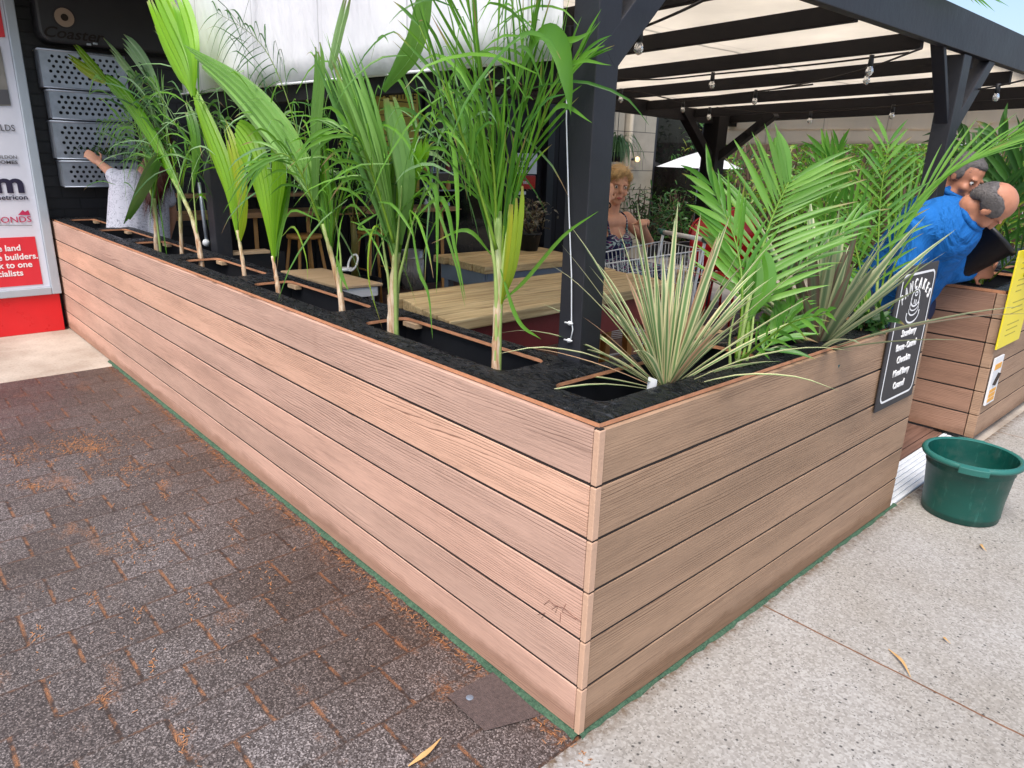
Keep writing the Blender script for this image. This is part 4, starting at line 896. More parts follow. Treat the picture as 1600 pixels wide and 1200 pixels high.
wl=thing('wall_lamp',AX(996,249,-5.7),'small lit wall lamp on the cream block column','lamp')
g=G('warm_lamp'); g.fin((1,.6,.3)); g.b.inputs['Emission Color'].default_value=(1,.62,.3,1); g.b.inputs['Emission Strength'].default_value=1.3
mb=MB(); c=AX(996,249,-5.68); mb.ball(c,.036,12); mb.build('lamp_globe',g.m,wl); mb=MB(); mb.tube([c+V((-.08,-.1,0)),c+V((-.02,-.03,0))],.02,8); mb.build('lamp_arm',M['sil'],wl)
# hanging pot with spider plant
t=thing('hanging_planter',AX(963,250,-4.6),'pale trailing spider plant in a hanging pot in front of the stone pier','hanging plant'); c=AX(963,240,-4.6)
mb=MB(); mb.lathe(c,[(.0001,-.09),(.07,-.09),(.10,.02),(.0001,.02)],16); mb.build('pot',M['black_plastic'],t)
mb=MB(); r=random.Random(2)
for i in range(110):
    a=r.uniform(0,6.28); L=r.uniform(.15,.34); d=V((math.cos(a),math.sin(a),0)); p=c+V((0,0,.02))
    d2=r.uniform(.5,1.1); blade(mb,[p,p+d*L*.4*d2+V((0,0,L*r.uniform(.3,.7))),p+d*L*.9*d2+V((0,0,L*r.uniform(-.1,.3))),p+d*L*1.1*d2+V((0,0,-L*r.uniform(.2,.9)))],.016,(d.x*.2,d.y*.2,1),(r.uniform(.3,1),0,0),.2,7)
mb.build('foliage',M['leafP'],t); mb=MB(); mb.tube([c,c+V((0,0,.75))],.004,5); mb.build('hanger',M['sil'],t)
# umbrella reflection in the window, built as a solid umbrella
t=thing('reflected_umbrella',AX(1086,330,-5.2),'reflection of a white striped umbrella, built as a solid one by the dark window','umbrella'); c=AX(1096,236,-5.2); bz=.0
mb=MB(); n=8; vs=[c]; 
for rr,dz in ((.30,-.10),(.62,-.23)): vs+=[c+V((rr*math.cos(6.2832*i/n),rr*math.sin(6.2832*i/n),dz)) for i in range(n)]
fs=[(0,1+i,1+(i+1)%n) for i in range(n)]+[(1+i,1+n+i,1+n+(i+1)%n,1+(i+1)%n) for i in range(n)]; mb.add(vs,fs); mb.build('canopy',M['awn'],t)
mb=MB(); mb.tube([(c.x,c.y,bz),c],.02,8); mb.build('pole',M['galv'],t)
mb=MB(); mb.lathe((c.x,c.y,bz),[(.0001,0),(.25,0),(.25,.05),(.05,.08),(.0001,.08)],20); mb.build('base',M['sil'],t)
# ------------------------------------------------------------------ signs on the planters
ps=thing('pancakes_sign',(.01,1.8,.56),'tall narrow black sign with white lettering and pancake picture on the short planter side','sign')
y0,y1,z0,z1=1.612,1.985,.553,1.112
mb=MB(); pts=[(y0,z0),(y1,z0),(y1,z1),(y0,z1)]; mb.add([(.013,y,z) for y,z in pts]+[(.005,y,z) for y,z in pts],[(0,1,2,3),(7,6,5,4),(0,4,5,1),(1,5,6,2),(2,6,7,3),(3,7,4,0)]); mb.build('sign_board',M['black_face'],ps,bevel=.003)
def ringline(poly,x,wd,mat,name,parent):
    mb=MB(); n=len(poly); cy=sum(p[0] for p in poly)/n; cz=sum(p[1] for p in poly)/n; o=[];i_=[]
    for k in range(n):
        a=V(poly[k-1]+(0,));b=V(poly[k]+(0,));c=V(poly[(k+1)%n]+(0,)); t=(c-a).normalized(); nn=V((-t.y,t.x,0))
        if nn.dot(V((cy,cz,0))-b)<0: nn=-nn
        o.append((x,b.x,b.y)); q=b+nn*wd; i_.append((x,q.x,q.y))
    mb.add(o+i_,[(k,(k+1)%n,(k+1)%n+n,k+n) for k in range(n)]); return mb.build(name,mat,parent)
ringline(rrect(y0+.022,z0+.028,y1-.022,z1-.028,.035,6),.0142,.009,M['white_ink'],'border_line',ps)
cy=(y0+y1)/2
let='PANCAKES'; tl=[]
for i,ch in enumerate(let):
    a=math.radians(60-120*i/(len(let)-1)); r_=.142; c=V((.0142,cy-r_*math.sin(a)*1.0,z1-.185+r_*.66*math.cos(a)))
    tl.append(text(ch,.058,c,M['white_ink'],None,right=(0,math.cos(a*.6),math.sin(a*.6)),up=(0,-math.sin(a*.6),math.cos(a*.6)),align='CENTER',bold=.012,sx=.62))
join_text(tl,'arched_lettering',ps)
# pancake stack drawing
mb=MB(); zc=z1-.155
def ell(cy,cz,a,b,x,w_,a0=0,a1=360,n=28):
    P=[(cy+a*math.cos(math.radians(a0+(a1-a0)*k/n)),cz+b*math.sin(math.radians(a0+(a1-a0)*k/n))) for k in range(n+1)]
    Q=[(cy+(a-w_)*math.cos(math.radians(a0+(a1-a0)*k/n)),cz+(b-w_)*math.sin(math.radians(a0+(a1-a0)*k/n))) for k in range(n+1)]
    mb.add([(x,)+p for p in P]+[(x,)+q for q in Q],[(k,k+1,k+n+2,k+n+1) for k in range(n)])
ell(cy,zc+.045,.058,.042,.0142,.009,-20,200)
ell(cy,zc-.052,.092,.050,.0142,.010,-200,20); ell(cy,zc-.022,.070,.038,.0144,.008,-190,10); ell(cy,zc+.002,.066,.036,.0146,.007,-190,10)
ell(cy,zc+.028,.060,.040,.0146,.010,-160,-20); ell(cy,zc+.060,.022,.014,.0146,.008)
for s_ in (-1,1): mb.box((.0140,cy+s_*.056-.004,zc+.00),(.0144,cy+s_*.056+.004,zc+.045)); mb.box((.0140,cy+s_*.088-.004,zc-.06),(.0144,cy+s_*.088+.004,zc-.035))
mb.box((.0140,cy-.012,zc+.005),(.0144,cy-.002,zc+.03)); mb.box((.0140,cy+.012,zc+.0),(.0144,cy+.022,zc+.026))
mb.v=[(x_,cy+(y_-cy)*.72,zc+(z_-zc)*.72) for x_,y_,z_ in mb.v]
mb.build('pancake_drawing',M['white_ink'],ps)
for s,z in (('Strawberry',.795),('Banana - Caramel',.722),('Chocolate',.658),('Mixed Berry',.596+.002),('Caramel',.5)):
    pass
for i,s in enumerate(('Strawberry','Banana - Caramel','Chocolate','Mixed Berry','Caramel')):
    text(s,.040,(.0142,cy,.838-.0535*i),M['white_ink'],ps,'flavour_lettering',align='CENTER',bold=.008,sx=.80 if i!=1 else .70,shear=.1)
ys=thing('yellow_menu_sheet',(0,3.6,.8),'bright yellow menu sheet fixed to the side planter at the right edge of the photo','notice')
q=[AX(1590,383,-.006),AX(1556,547,-.006),AX(1588,529,-.006)]; ya,za=q[1].y,q[1].z
mb=MB(); yb=ya+.42; mb.box((-.012,ya,za),(-.004,yb,za+.52)); mb.build('sheet_face',M['yellow'],ys,bevel=.001)
mb=MB(); r=random.Random(5)
for k in range(15):
    if k%4!=3: mb.box((-.0042,ya+.10,za+.06+k*.03),(-.0032,ya+.10+r.uniform(.10,.24),za+.066+k*.03))
mb.build('text_rules',plain('faded_olive_ink',(.38,.32,.03),.6),ys)
st_=thing('warning_label',(0,3.3,.3),'small white warning label with orange bands and black diagonal mark under the yellow sheet','label')
q0=AX(1563,556,-.01); q1=AX(1537,634,-.01); q2=AX(1563,618,-.01)
ya,za,zb=q1.y,q1.z,q0.z; wl_=.155
mb=MB(); mb.box((-.014,ya,za),(-.0045,ya+wl_,zb)); mb.build('label_face',M['white'],st_,bevel=.001)
hh=zb-za
mb=MB(); mb.box((-.005,ya+.02,za+hh*.05),(-.003,ya+wl_-.02,za+hh*.13)); mb.box((-.005,ya+.02,za+hh*.15),(-.003,ya+wl_-.02,za+hh*.23)); mb.box((-.005,ya+.02,za+hh*.25),(-.003,ya+wl_-.02,za+hh*.32)); mb.box((-.005,ya+.02,za+hh*.74),(-.003,ya+wl_-.02,za+hh*.86)); mb.build('orange_band',M['orange'],st_)
mb=MB(); mb.bar((-.004,ya+.045,za+hh*.42),(-.004,ya+.11,za+hh*.64),.002,.028,(1,0,0)); mb.build('diagonal_mark',M['groove'],st_)
# ------------------------------------------------------------------ green tub
tc=AZ(1502,803,0); tc=V((.215,2.262,0))
t=thing('green_tub',tc,'dark green plastic tub with a rolled rim on the pavement by the planter end','tub')
rb,rt,ht=.150,.178,.285
mb=MB(); mb.lathe(tc,[(.0001,.012),(rb-.01,.012),(rb-.006,.0),(rb,.004),(rb,.022),(rb+.004,.026),(rb+.003,.034),(rb+.006,.1),(rt-.010,ht-.062),(rt-.006,ht-.058),(rt-.008,ht-.045),(rt-.004,ht-.04),(rt-.004,ht-.02),(rt,ht-.012)],48); mb.lathe(tc,[(rt-.006,ht-.005),(rt-.012,ht-.05),(rb-.004,.02),(.0001,.018)],48); mb.build('tub_body',M['green_tub'],t)
mb=MB(); mb.lathe(tc,[(rt-.004,ht-.022),(rt+.014,ht-.022),(rt+.018,ht-.012),(rt+.012,ht-.001),(rt+.002,ht+.002),(rt-.006,ht-.004)],48); mb.build('tub_rim',M['green_rim'],t)
for a0 in (math.radians(-72),math.radians(108)):
    mb=MB(); n=10; vs=[]
    for i in range(n+1):
        a=a0+(i/n-.5)*.55
        for r_,z in ((rt+.006,ht-.034),(rt+.030,ht-.032),(rt+.032,ht-.004),(rt+.006,ht+.004)): vs.append(tc+V((r_*math.cos(a),r_*math.sin(a),z)))
    fs=[(0,1,2,3),(n*4+3,n*4+2,n*4+1,n*4)]
    for i in range(n):
        for k in range(4): fs.append((i*4+k,(i+1)*4+k,(i+1)*4+(k+1)%4,i*4+(k+1)%4))
    mb.add(vs,fs); mb.build('handle_grip',M['green_rim'],t,bevel=.003)
mb=MB(); mb.lathe(tc+V((0,0,.105)),[(.0001,.004),(rb*.5,.008),(rb+.001,.0)],32); mb.build('tub_residue',M['soil'],t)
# ------------------------------------------------------------------ plants in the long planter
def palm(px,py,Y,label,canes,fr,seed,mats='leafA',group='young palms in the long planter',name='young_palm',zb=.62,potm='black_plastic'):
    b=A(px,py,Y); t=thing(name,(b.x,b.y,zb),label,'palm',group); r=random.Random(seed)
    mb=MB(); sm_=MB()
    for i,(pts,r0,r1) in enumerate(canes):
        P=[A(*p) for p in pts]; P=[V((P[0].x,P[0].y,zb))]+P; Q=bez(P,16); K=len(Q)-1
        (mb if i==0 and group.startswith('young') else sm_).tube(Q,[(r0+((r1 if i==0 else .002)-r0)*k/K)*(1+.10*math.sin(k*2.1+i)+(.18 if k%5==0 else 0)*.5) for k in range(K+1)],9,(r.random(),0,0))
    if mb.v: mb.build('trunk',M['trunk'],t)
    if sm_.v: sm_.build('leaf_stems',M['stemg'],t)
    mb=MB(); mb.lathe((b.x,b.y,zb-.05),[(.0001,0),(.06,0),(.085,.17),(.078,.17),(.07,.14),(.0001,.14)],18); mb.build('nursery_pot',M[potm],t)
    for k,f in enumerate(fr):
        kind=f[0]; pts=[A(*p) for p in f[1]]; kw=dict(f[2]); m_=kw.pop('m',mats); lm=MB()
        if kind=='F': rbm=lm; frond(lm,rbm,pts,seed=seed*31+k,**kw)
        elif kind=='N': fan(lm,pts,[A(*p) for p in kw.pop('right')],seed=seed*13+k,**kw)
        elif kind=='P': pleat(lm,pts,seed=seed*17+k,**kw)
        else: blade(lm,pts,**kw)
        lm.build('leaf' if kind!='F' else 'frond',M[m_],t)
    return t
def wisp(cx,cy,Y,n,L,w_,seed,spread=1.0,up=.5):
    # loose narrow leaflets sprouting around a pixel region
    r=random.Random(seed); mb=MB()
    for i in range(n):
        p=A(cx+r.gauss(0,22)*spread,cy+r.gauss(0,30)*spread,Y+r.uniform(-.08,.08)); d=V((r.gauss(0,.7),r.gauss(0,.35),r.gauss(up,.6))).normalized(); l=L*r.uniform(.5,1.3)
        blade(mb,[p,p+d*l*.4+V((0,0,.02)),p+d*l*.8-V((0,0,l*.06)),p+d*l-V((0,0,l*.25))],w_*r.uniform(.55,1.0),(r.gauss(0,.4),-1,.4),(r.random()*.9,.0,0),.25,7)
    return mb
def addwisp(t,mat,*a,**k): wisp(*a,**k).build('loose_leaves',M[mat],t)
V_=lambda **k:k
y=.19
p8=palm(775,580,.165,'tallest feathery palm with a bare cane, nearest the front post',
 [([(775,580,.165),(776,520,.165),(779,440,.168),(778,330,.17)],.0155,.010),([(776,470,.16),(768,380,.15),(757,310,.15)],.009,.005),([(782,470,.17),(790,380,.18),(800,290,.19)],.009,.005)],
 [('F',[(778,400,.17),(770,250,.15),(748,110,.12),(722,-60,.10)],V_(n=15,Lm=.30,w=.011,ang=(22,11),droop=.05,s0=.12)),
  ('F',[(782,420,.17),(796,270,.2),(822,130,.22),(850,-40,.2)],V_(n=15,Lm=.32,w=.011,ang=(24,12),droop=.06,s0=.1)),
  ('N',[(772,400,.17),(740,270,.15),(715,130,.12),(690,-30,.1)],V_(right=[(784,400,.18),(815,270,.2),(850,140,.2),(880,-20,.18)],n=22,w=.012,tint=(.4,0,0),tipv=.5,jit=.03)),
  ('F',[(776,390,.15),(738,260,.10),(700,150,.02),(655,40,-.02)],V_(n=7,Lm=.24,w=.010,ang=(28,14),droop=.10,s0=.2)),
  ('F',[(788,360,.2),(830,240,.26),(868,140,.28),(905,90,.3)],V_(n=11,Lm=.25,w=.011,ang=(36,16),droop=.15,s0=.2)),
  ('P',[(783,475,.15),(792,420,.13),(800,350,.12),(806,278,.12)],V_(w=.06,npl=4,tint=(.8,.9,0),start=.12,peak=.5,tipw=.9,depth=.2,split=True,n=10)),
  ('B',[(800,150,.2),(835,70,.19),(858,52,.18),(880,80,.17),(889,130,.16),(892,180,.16)],V_(w=.055,up=(0,-1,.4),tint=(.35,0,0),fold=.35,n=18,base=.3,pk=.55)),
  ('B',[(785,470,.15),(820,440,.1),(880,370,.05),(935,330,.04)],V_(w=.014,n=12)),
  ('B',[(782,420,.15),(810,500,.1),(845,530,.08)],V_(w=.014,n=12)),('B',[(770,400,.15),(730,360,.1),(675,380,.06)],V_(w=.012,n=12)),
  ('B',[(850,190,.2),(880,165,.18),(925,192,.16)],V_(w=.014,n=10)),('B',[(840,170,.2),(895,100,.18),(955,102,.16)],V_(w=.013,n=10)),('B',[(868,62,.2),(900,62,.18),(925,48,.16)],V_(w=.016,n=10)),
  ],8)
addwisp(p8,'leafA',745,290,.15,12,.30,.012,801,spread=.7,up=1.3); addwisp(p8,'leafA',820,120,.18,14,.30,.012,802,spread=1.3,up=.2); addwisp(p8,'leafA',700,120,.12,13,.30,.012,803,spread=1.3,up=.3); addwisp(p8,'leafA',770,60,.15,15,.30,.013,804,spread=1.4,up=.9)
p7=palm(613,520,.175,'stout palm with a papery brown cane and a wide pleated leaf',
 [([(613,520,.175),(614,460,.175),(620,395,.18)],.021,.013),([(610,470,.17),(600,390,.17),(592,330,.17)],.008,.005),([(620,470,.18),(632,400,.19),(650,330,.2)],.009,.005),([(618,440,.17),(622,360,.16),(628,290,.15)],.009,.006)],
 [('N',[(615,400,.17),(578,290,.13),(530,160,.10),(494,58,.08)],V_(right=[(622,400,.17),(606,280,.13),(585,180,.10),(532,50,.08)],n=26,w=.030,tint=(.45,0,0),m='leafM')),
  ('N',[(620,400,.2),(600,300,.2),(600,230,.2),(620,170,.2)],V_(right=[(626,400,.2),(640,300,.2),(662,240,.2),(700,200,.2)],n=14,w=.018,tint=(.4,0,0),tipv=.4)),
  ('P',[(622,380,.18),(628,290,.16),(612,200,.15),(600,120,.14)],V_(w=.10,npl=5,tint=(.4,0,0),start=.3,peak=.5,tipw=.3,depth=.3,m='leafM')),
  ('P',[(514,105,.09),(526,45,.08),(546,-25,.06)],V_(w=.06,npl=4,tint=(.75,0,0),start=.6,peak=.3,tipw=.9,n=6,m='leafP')),
  ('P',[(598,140,.14),(622,100,.14),(645,55,.13),(664,-30,.12)],V_(w=.085,up=(.2,-1,.2),tint=(.45,0,0),npl=4,n=14,start=.25,peak=.6,tipw=.5,depth=.25,split=False,m='leafM')),
  ('P',[(628,330,.18),(640,255,.2),(660,205,.22)],V_(w=.11,npl=4,tint=(.5,0,0),start=.15,peak=.7,tipw=.4,m='leafB')),
  ('F',[(625,380,.19),(650,260,.22),(690,170,.22),(735,160,.2)],V_(n=12,Lm=.32,w=.015,ang=(45,22),droop=.75,s0=.25)),
  ('F',[(615,380,.15),(585,280,.1),(560,220,.05),(520,200,.0)],V_(n=10,Lm=.26,w=.012,ang=(45,22),droop=.6,s0=.2)),
  ('B',[(640,350,.17),(690,310,.1),(712,390,.07),(728,470,.05)],V_(w=.017,n=14)),('B',[(650,330,.17),(680,290,.1),(684,380,.07),(682,460,.05)],V_(w=.017,n=14)),('B',[(700,200,.17),(712,250,.1),(716,330,.07),(713,385,.05)],V_(w=.02,n=14,tint=(.8,0,0))),
  ('B',[(600,370,.15),(588,352,.1),(578,380,.08),(577,440,.06),(598,515,.08)],V_(w=.012,n=18,tint=(.9,.3,0))),('B',[(640,330,.15),(655,420,.1),(670,460,.05),(676,530,.0)],V_(w=.014,n=12)),('B',[(596,330,.15),(560,355,.1),(590,360,.08)],V_(w=.012,n=10)),
  ],7)
addwisp(p7,'leafA',640,280,.2,18,.30,.015,701,spread=1.2,up=.2); addwisp(p7,'leafA',600,330,.16,12,.30,.013,702,up=.5); addwisp(p7,'leafP',690,230,.25,14,.30,.017,703,spread=1.0,up=.1); addwisp(p7,'leafA',570,250,.1,12,.28,.012,704,spread=1.2,up=.3)
p6=palm(535,490,.19,'slim green-caned palm leaning left with loose narrow leaves',
 [([(535,490,.19),(530,450,.19),(518,400,.18),(505,350,.17)],.0135,.008),([(533,470,.19),(532,400,.2),(524,340,.2)],.007,.004)],
 [('N',[(512,385,.18),(492,300,.16),(478,220,.15),(486,120,.12)],V_(right=[(518,385,.18),(522,310,.16),(510,240,.15),(500,120,.12)],n=12,w=.020,tint=(.45,0,0),tipv=.3)),
  ('N',[(514,392,.2),(490,330,.22),(455,270,.22),(420,230,.22)],V_(right=[(520,392,.2),(535,320,.22),(560,270,.22),(580,240,.22)],n=15,w=.014,tint=(.45,0,0),tipv=.45)),
  ('P',[(490,310,.14),(488,200,.11),(494,110,.10),(492,60,.09)],V_(w=.085,npl=5,tint=(.4,0,0),start=.5,peak=.4,tipw=.6,m='leafM')),
  ('P',[(503,335,.17),(474,272,.14),(425,195,.12),(362,125,.10),(284,70,.10)],V_(w=.125,up=(.1,-.7,.7),tint=(.7,0,0),npl=5,n=24,start=.25,peak=.55,tipw=.12,depth=.22,split=False,m='leafM')),
  ('F',[(515,380,.18),(540,280,.24),(560,210,.28),(600,200,.3)],V_(n=10,Lm=.26,w=.012,ang=(45,22),droop=.6,s0=.2)),
  ('F',[(505,360,.17),(470,270,.1),(440,240,.05),(400,260,.0)],V_(n=10,Lm=.26,w=.012,ang=(45,22),droop=.6,s0=.2)),
  ('F',[(480,260,.2),(440,130,.25),(400,60,.28),(340,20,.3)],V_(n=15,Lm=.30,w=.008,ang=(60,30),droop=.7,s0=.3,m='leafD',rr=.003)),
  ('B',[(525,400,.17),(535,430,.12),(545,455,.1)],V_(w=.022,n=8)),('B',[(500,345,.15),(455,330,.1),(438,380,.08),(433,420,.06)],V_(w=.012,n=12)),('B',[(440,370,.15),(460,355,.1),(478,400,.08),(481,440,.06)],V_(w=.009,n=12,tint=(.9,.2,0))),
  ],6)
addwisp(p6,'leafP',470,260,.2,16,.30,.014,601,spread=1.2,up=.3); addwisp(p6,'leafA',535,270,.2,16,.30,.013,602,spread=1.2,up=.3); addwisp(p6,'leafA',505,320,.18,13,.26,.012,603,up=.4); addwisp(p6,'leafD',400,90,.3,14,.4,.006,604,spread=1.6,up=.5)
p5=palm(435,458,.18,'young palm with one bright two-lobed pleated leaf on a short cane',
 [([(435,458,.18),(431,430,.18),(426,400,.18)],.0125,.007)],
 [('P',[(427,410,.18),(412,330,.16),(390,250,.15),(364,200,.14)],V_(w=.19,npl=8,tint=(.75,.1,0),start=.08,peak=.75,tipw=.55,m='leafB',split=False)),
  ('P',[(428,410,.18),(426,330,.17),(428,262,.16),(426,208,.16)],V_(w=.14,npl=7,tint=(.7,.05,0),start=.08,peak=.75,tipw=.5,m='leafB',split=False)),
  ('P',[(430,400,.18),(440,320,.2),(452,260,.22)],V_(w=.07,npl=3,tint=(.4,0,0),start=.2,peak=.5,tipw=.3)),
  ],5)
addwisp(p5,'leafP',430,260,.26,14,.30,.013,501,spread=1.2,up=.3)
p4=palm(382,432,.20,'palm with yellow-green sheath and a tall bright fan of split leaves',
 [([(382,432,.2),(378,400,.2),(371,360,.2)],.0125,.007)],
 [('P',[(371,375,.2),(352,290,.18),(325,215,.16),(298,138,.14)],V_(w=.145,npl=6,tint=(.7,.15,0),start=.12,peak=.5,tipw=.35,m='leafB',split=False)),
  ('P',[(300,150,.14),(285,110,.13),(252,40,.12),(222,-40,.12)],V_(w=.24,npl=7,tint=(.7,.1,0),start=.12,peak=.55,tipw=.7,m='leafB')),
  ('P',[(302,150,.14),(296,90,.14),(280,30,.15),(262,-30,.15)],V_(w=.17,npl=5,tint=(.65,.05,0),start=.12,peak=.6,tipw=.4,m='leafB')),
  ('P',[(374,370,.2),(372,310,.19),(362,250,.18),(348,185,.18)],V_(w=.13,npl=5,tint=(.8,.6,0),start=.15,peak=.5,tipw=.2,m='leafB')),
  ('P',[(373,380,.2),(378,330,.2),(384,290,.2)],V_(w=.07,npl=3,tint=(.7,.5,0),start=.3,peak=.4,tipw=.2,m='leafB')),
  ('B',[(312,160,.14),(311,110,.14),(310,75,.14)],V_(w=.03,n=8,tint=(.1,0,0))),
  ],4)
addwisp(p4,'leafA',330,230,.22,14,.34,.014,401,spread=1.2,up=.4); addwisp(p4,'leafP',290,170,.25,13,.34,.012,402,spread=1.4,up=.3)
p3=palm(315,415,.20,'palm leaning left whose long broad leaf points at the metal tubs',
 [([(315,415,.2),(308,370,.2),(296,330,.19),(270,280,.17)],.017,.008),([(310,390,.2),(305,330,.2),(300,270,.2)],.007,.004)],
 [('P',[(290,320,.19),(240,225,.14),(190,150,.12),(162,124,.12)],V_(w=.105,npl=5,tint=(.45,0,0),start=.3,peak=.5,tipw=.7,split=False,m='leafB')),
  ('P',[(165,128,.12),(130,108,.12),(92,78,.12)],V_(w=.07,npl=3,tint=(.6,.8,0),start=.5,peak=.4,tipw=.4,m='leafB')),('P',[(165,126,.12),(135,95,.12),(108,62,.12)],V_(w=.065,npl=3,tint=(.35,.3,0),start=.5,peak=.4,tipw=.5,m='leafB')),
  ('P',[(300,300,.2),(300,220,.2),(285,150,.2)],V_(w=.12,npl=5,tint=(.4,0,0),start=.2,peak=.5,tipw=.2)),
  ('F',[(280,300,.2),(262,210,.2),(250,150,.2),(210,120,.2)],V_(n=14,Lm=.34,w=.016,ang=(50,25),droop=.5,s0=.2)),
  ('B',[(160,125,.12),(150,120,.10),(142,140,.08),(138,150,.07)],V_(w=.03,n=10,tint=(.9,0,0))),
  ],3)
addwisp(p3,'leafP',230,200,.2,19,.34,.014,301,spread=1.5,up=.2)
p2_=palm(285,402,.22,'thin-caned palm behind the one leaning left',
 [([(285,402,.22),(283,370,.22),(281,320,.22),(276,270,.22)],.0125,.008)],
 [('P',[(262,190,.22),(232,120,.22),(204,78,.22),(176,48,.22)],V_(w=.11,npl=4,tint=(.85,0,0),start=.3,peak=.55,tipw=.5,m='leafP')),('P',[(245,190,.22),(205,120,.22),(154,56,.22)],V_(w=.06,npl=3,tint=(.8,.1,0),start=.5,peak=.55,tipw=.8,m='leafP')),
  ('F',[(278,300,.22),(255,230,.24),(225,190,.26),(180,200,.28)],V_(n=14,Lm=.32,w=.016,ang=(50,25),droop=.6,s0=.2,m='leafP')),
  ('F',[(280,300,.22),(300,220,.26),(320,180,.28),(350,190,.28)],V_(n=14,Lm=.32,w=.016,ang=(50,25),droop=.6,s0=.2)),
  ],2)
addwisp(p2_,'leafA',280,260,.2,18,.34,.015,201,spread=1.2,up=.3)
p1=palm(245,388,.20,'left-most palm with a folded dark leaf hanging in front of the white top',
 [([(245,388,.2),(244,350,.2),(240,310,.2)],.0175,.012),([(243,330,.2),(232,290,.2),(225,240,.2)],.008,.005)],
 [('P',[(246,245,.12),(228,270,.10),(210,310,.10),(193,352,.10)],V_(w=.13,npl=4,tint=(.25,0,0),start=.5,peak=.3,tipw=.12,m='leafA',depth=.3,split=False)),
  ('F',[(240,320,.2),(225,240,.2),(205,190,.2),(160,190,.2)],V_(n=16,Lm=.36,w=.016,ang=(50,25),droop=.6,s0=.2)),
  ('F',[(240,320,.2),(250,240,.22),(255,180,.22),(230,120,.22)],V_(n=16,Lm=.36,w=.018,ang=(45,25),droop=.5,s0=.2,m='leafD')),
  ('P',[(240,320,.2),(235,260,.2),(215,200,.2)],V_(w=.09,npl=4,tint=(.4,0,0),start=.25,peak=.5,tipw=.2)),
  ],1)
addwisp(p1,'leafA',215,210,.22,19,.34,.015,101,spread=1.3,up=.2); addwisp(p1,'leafD',250,230,.22,14,.30,.018,102,spread=1.0,up=.3)
for t_,m_,x_,y_,n_,s_,u_ in ((p4,'leafP',345,215,20,411,.3),(p5,'leafA',425,190,20,511,.3),(p6,'leafP',440,215,22,611,.2),(p6,'leafA',520,215,18,612,.5),(p7,'leafP',655,250,16,711,.1),(p3,'leafP',255,190,18,311,.3),(p8,'leafP',720,230,14,811,.2)): addwisp(t_,m_,x_,y_,.24,n_,.32,.009,s_,spread=1.2,up=u_)
# spiky variegated plants
def spiky(c,n,Lr,w_,mat,label,seed,el=(8,88),zoff=0,pinkp=.25,bias=None,droop=.12,pot_='black_plastic'):
    r=random.Random(seed); c=V(c); t=thing('spiky_plant',c,label,'plant','variegated spiky plants'); mb=MB()
    for i in range(n):
        s=(i+.5)/n; e=math.radians(el[1]-(el[1]-el[0])*s**1.1+r.uniform(-13,11)); a=i*2.39996+r.uniform(-.9,.9)
        d=V((math.cos(a)*math.cos(e),math.sin(a)*math.cos(e),math.sin(e)))
        L=r.uniform(*Lr)*(.86+.26*s); p=c+V((math.cos(a),math.sin(a),0))*.015+V((0,0,.03*(1-s))); dr=droop*L*(math.cos(e)**1)*r.uniform(.3,1.6)
        if (p+d*L).x>.015 and (p+d*L).z<1.02: continue
        if (p+d*L).y>1.62 and e<.75: continue
        pts=[p,p+d*L*.4,p+d*L*.75+V((0,0,-dr*.4)),p+d*L+V((0,0,-dr))]
        nn=V((-d.x*math.sin(e),-d.y*math.sin(e),math.cos(e)))
        blade(mb,pts,w_*r.uniform(.65,1.15),nn if e<1.3 else V((.6,-.8,.1)),(r.random(),0,1.0 if r.random()<pinkp else 0),.3,9,.55,.75,True,.42)
    mb.build('leaf_rosette',M[mat],t)
    mb=MB(); mb.lathe(c+V((0,0,-.18)),[(.0001,0),(.06,0),(.082,.15),(.075,.15),(.07,.13),(.0001,.13)],18); mb.build('nursery_pot',M[pot_],t); return t
c=A(1040,608,.44); s1_=spiky((c.x,c.y,.84),80,(.27,.57),.0185,'cord1','cream and green spiky plant near the corner of the short planter side',11,(12,88),pinkp=.14,droop=.16)
mb=MB(); q=A(1017,607,.37); mb.bar(q+V((0,0,-.03)),q+V((.004,-.0,.03)),.03,.002,(0,-1,.2)); mb.build('plant_tag',M['white'],s1_)
c=A(1278,548,1.24); spiky((c.x,c.y,.84),50,(.38,.62),.040,'cord2','grey-green and purplish spiky plant further along the short planter side',12,(12,86),pinkp=.3,droop=.08,pot_='green_tub')
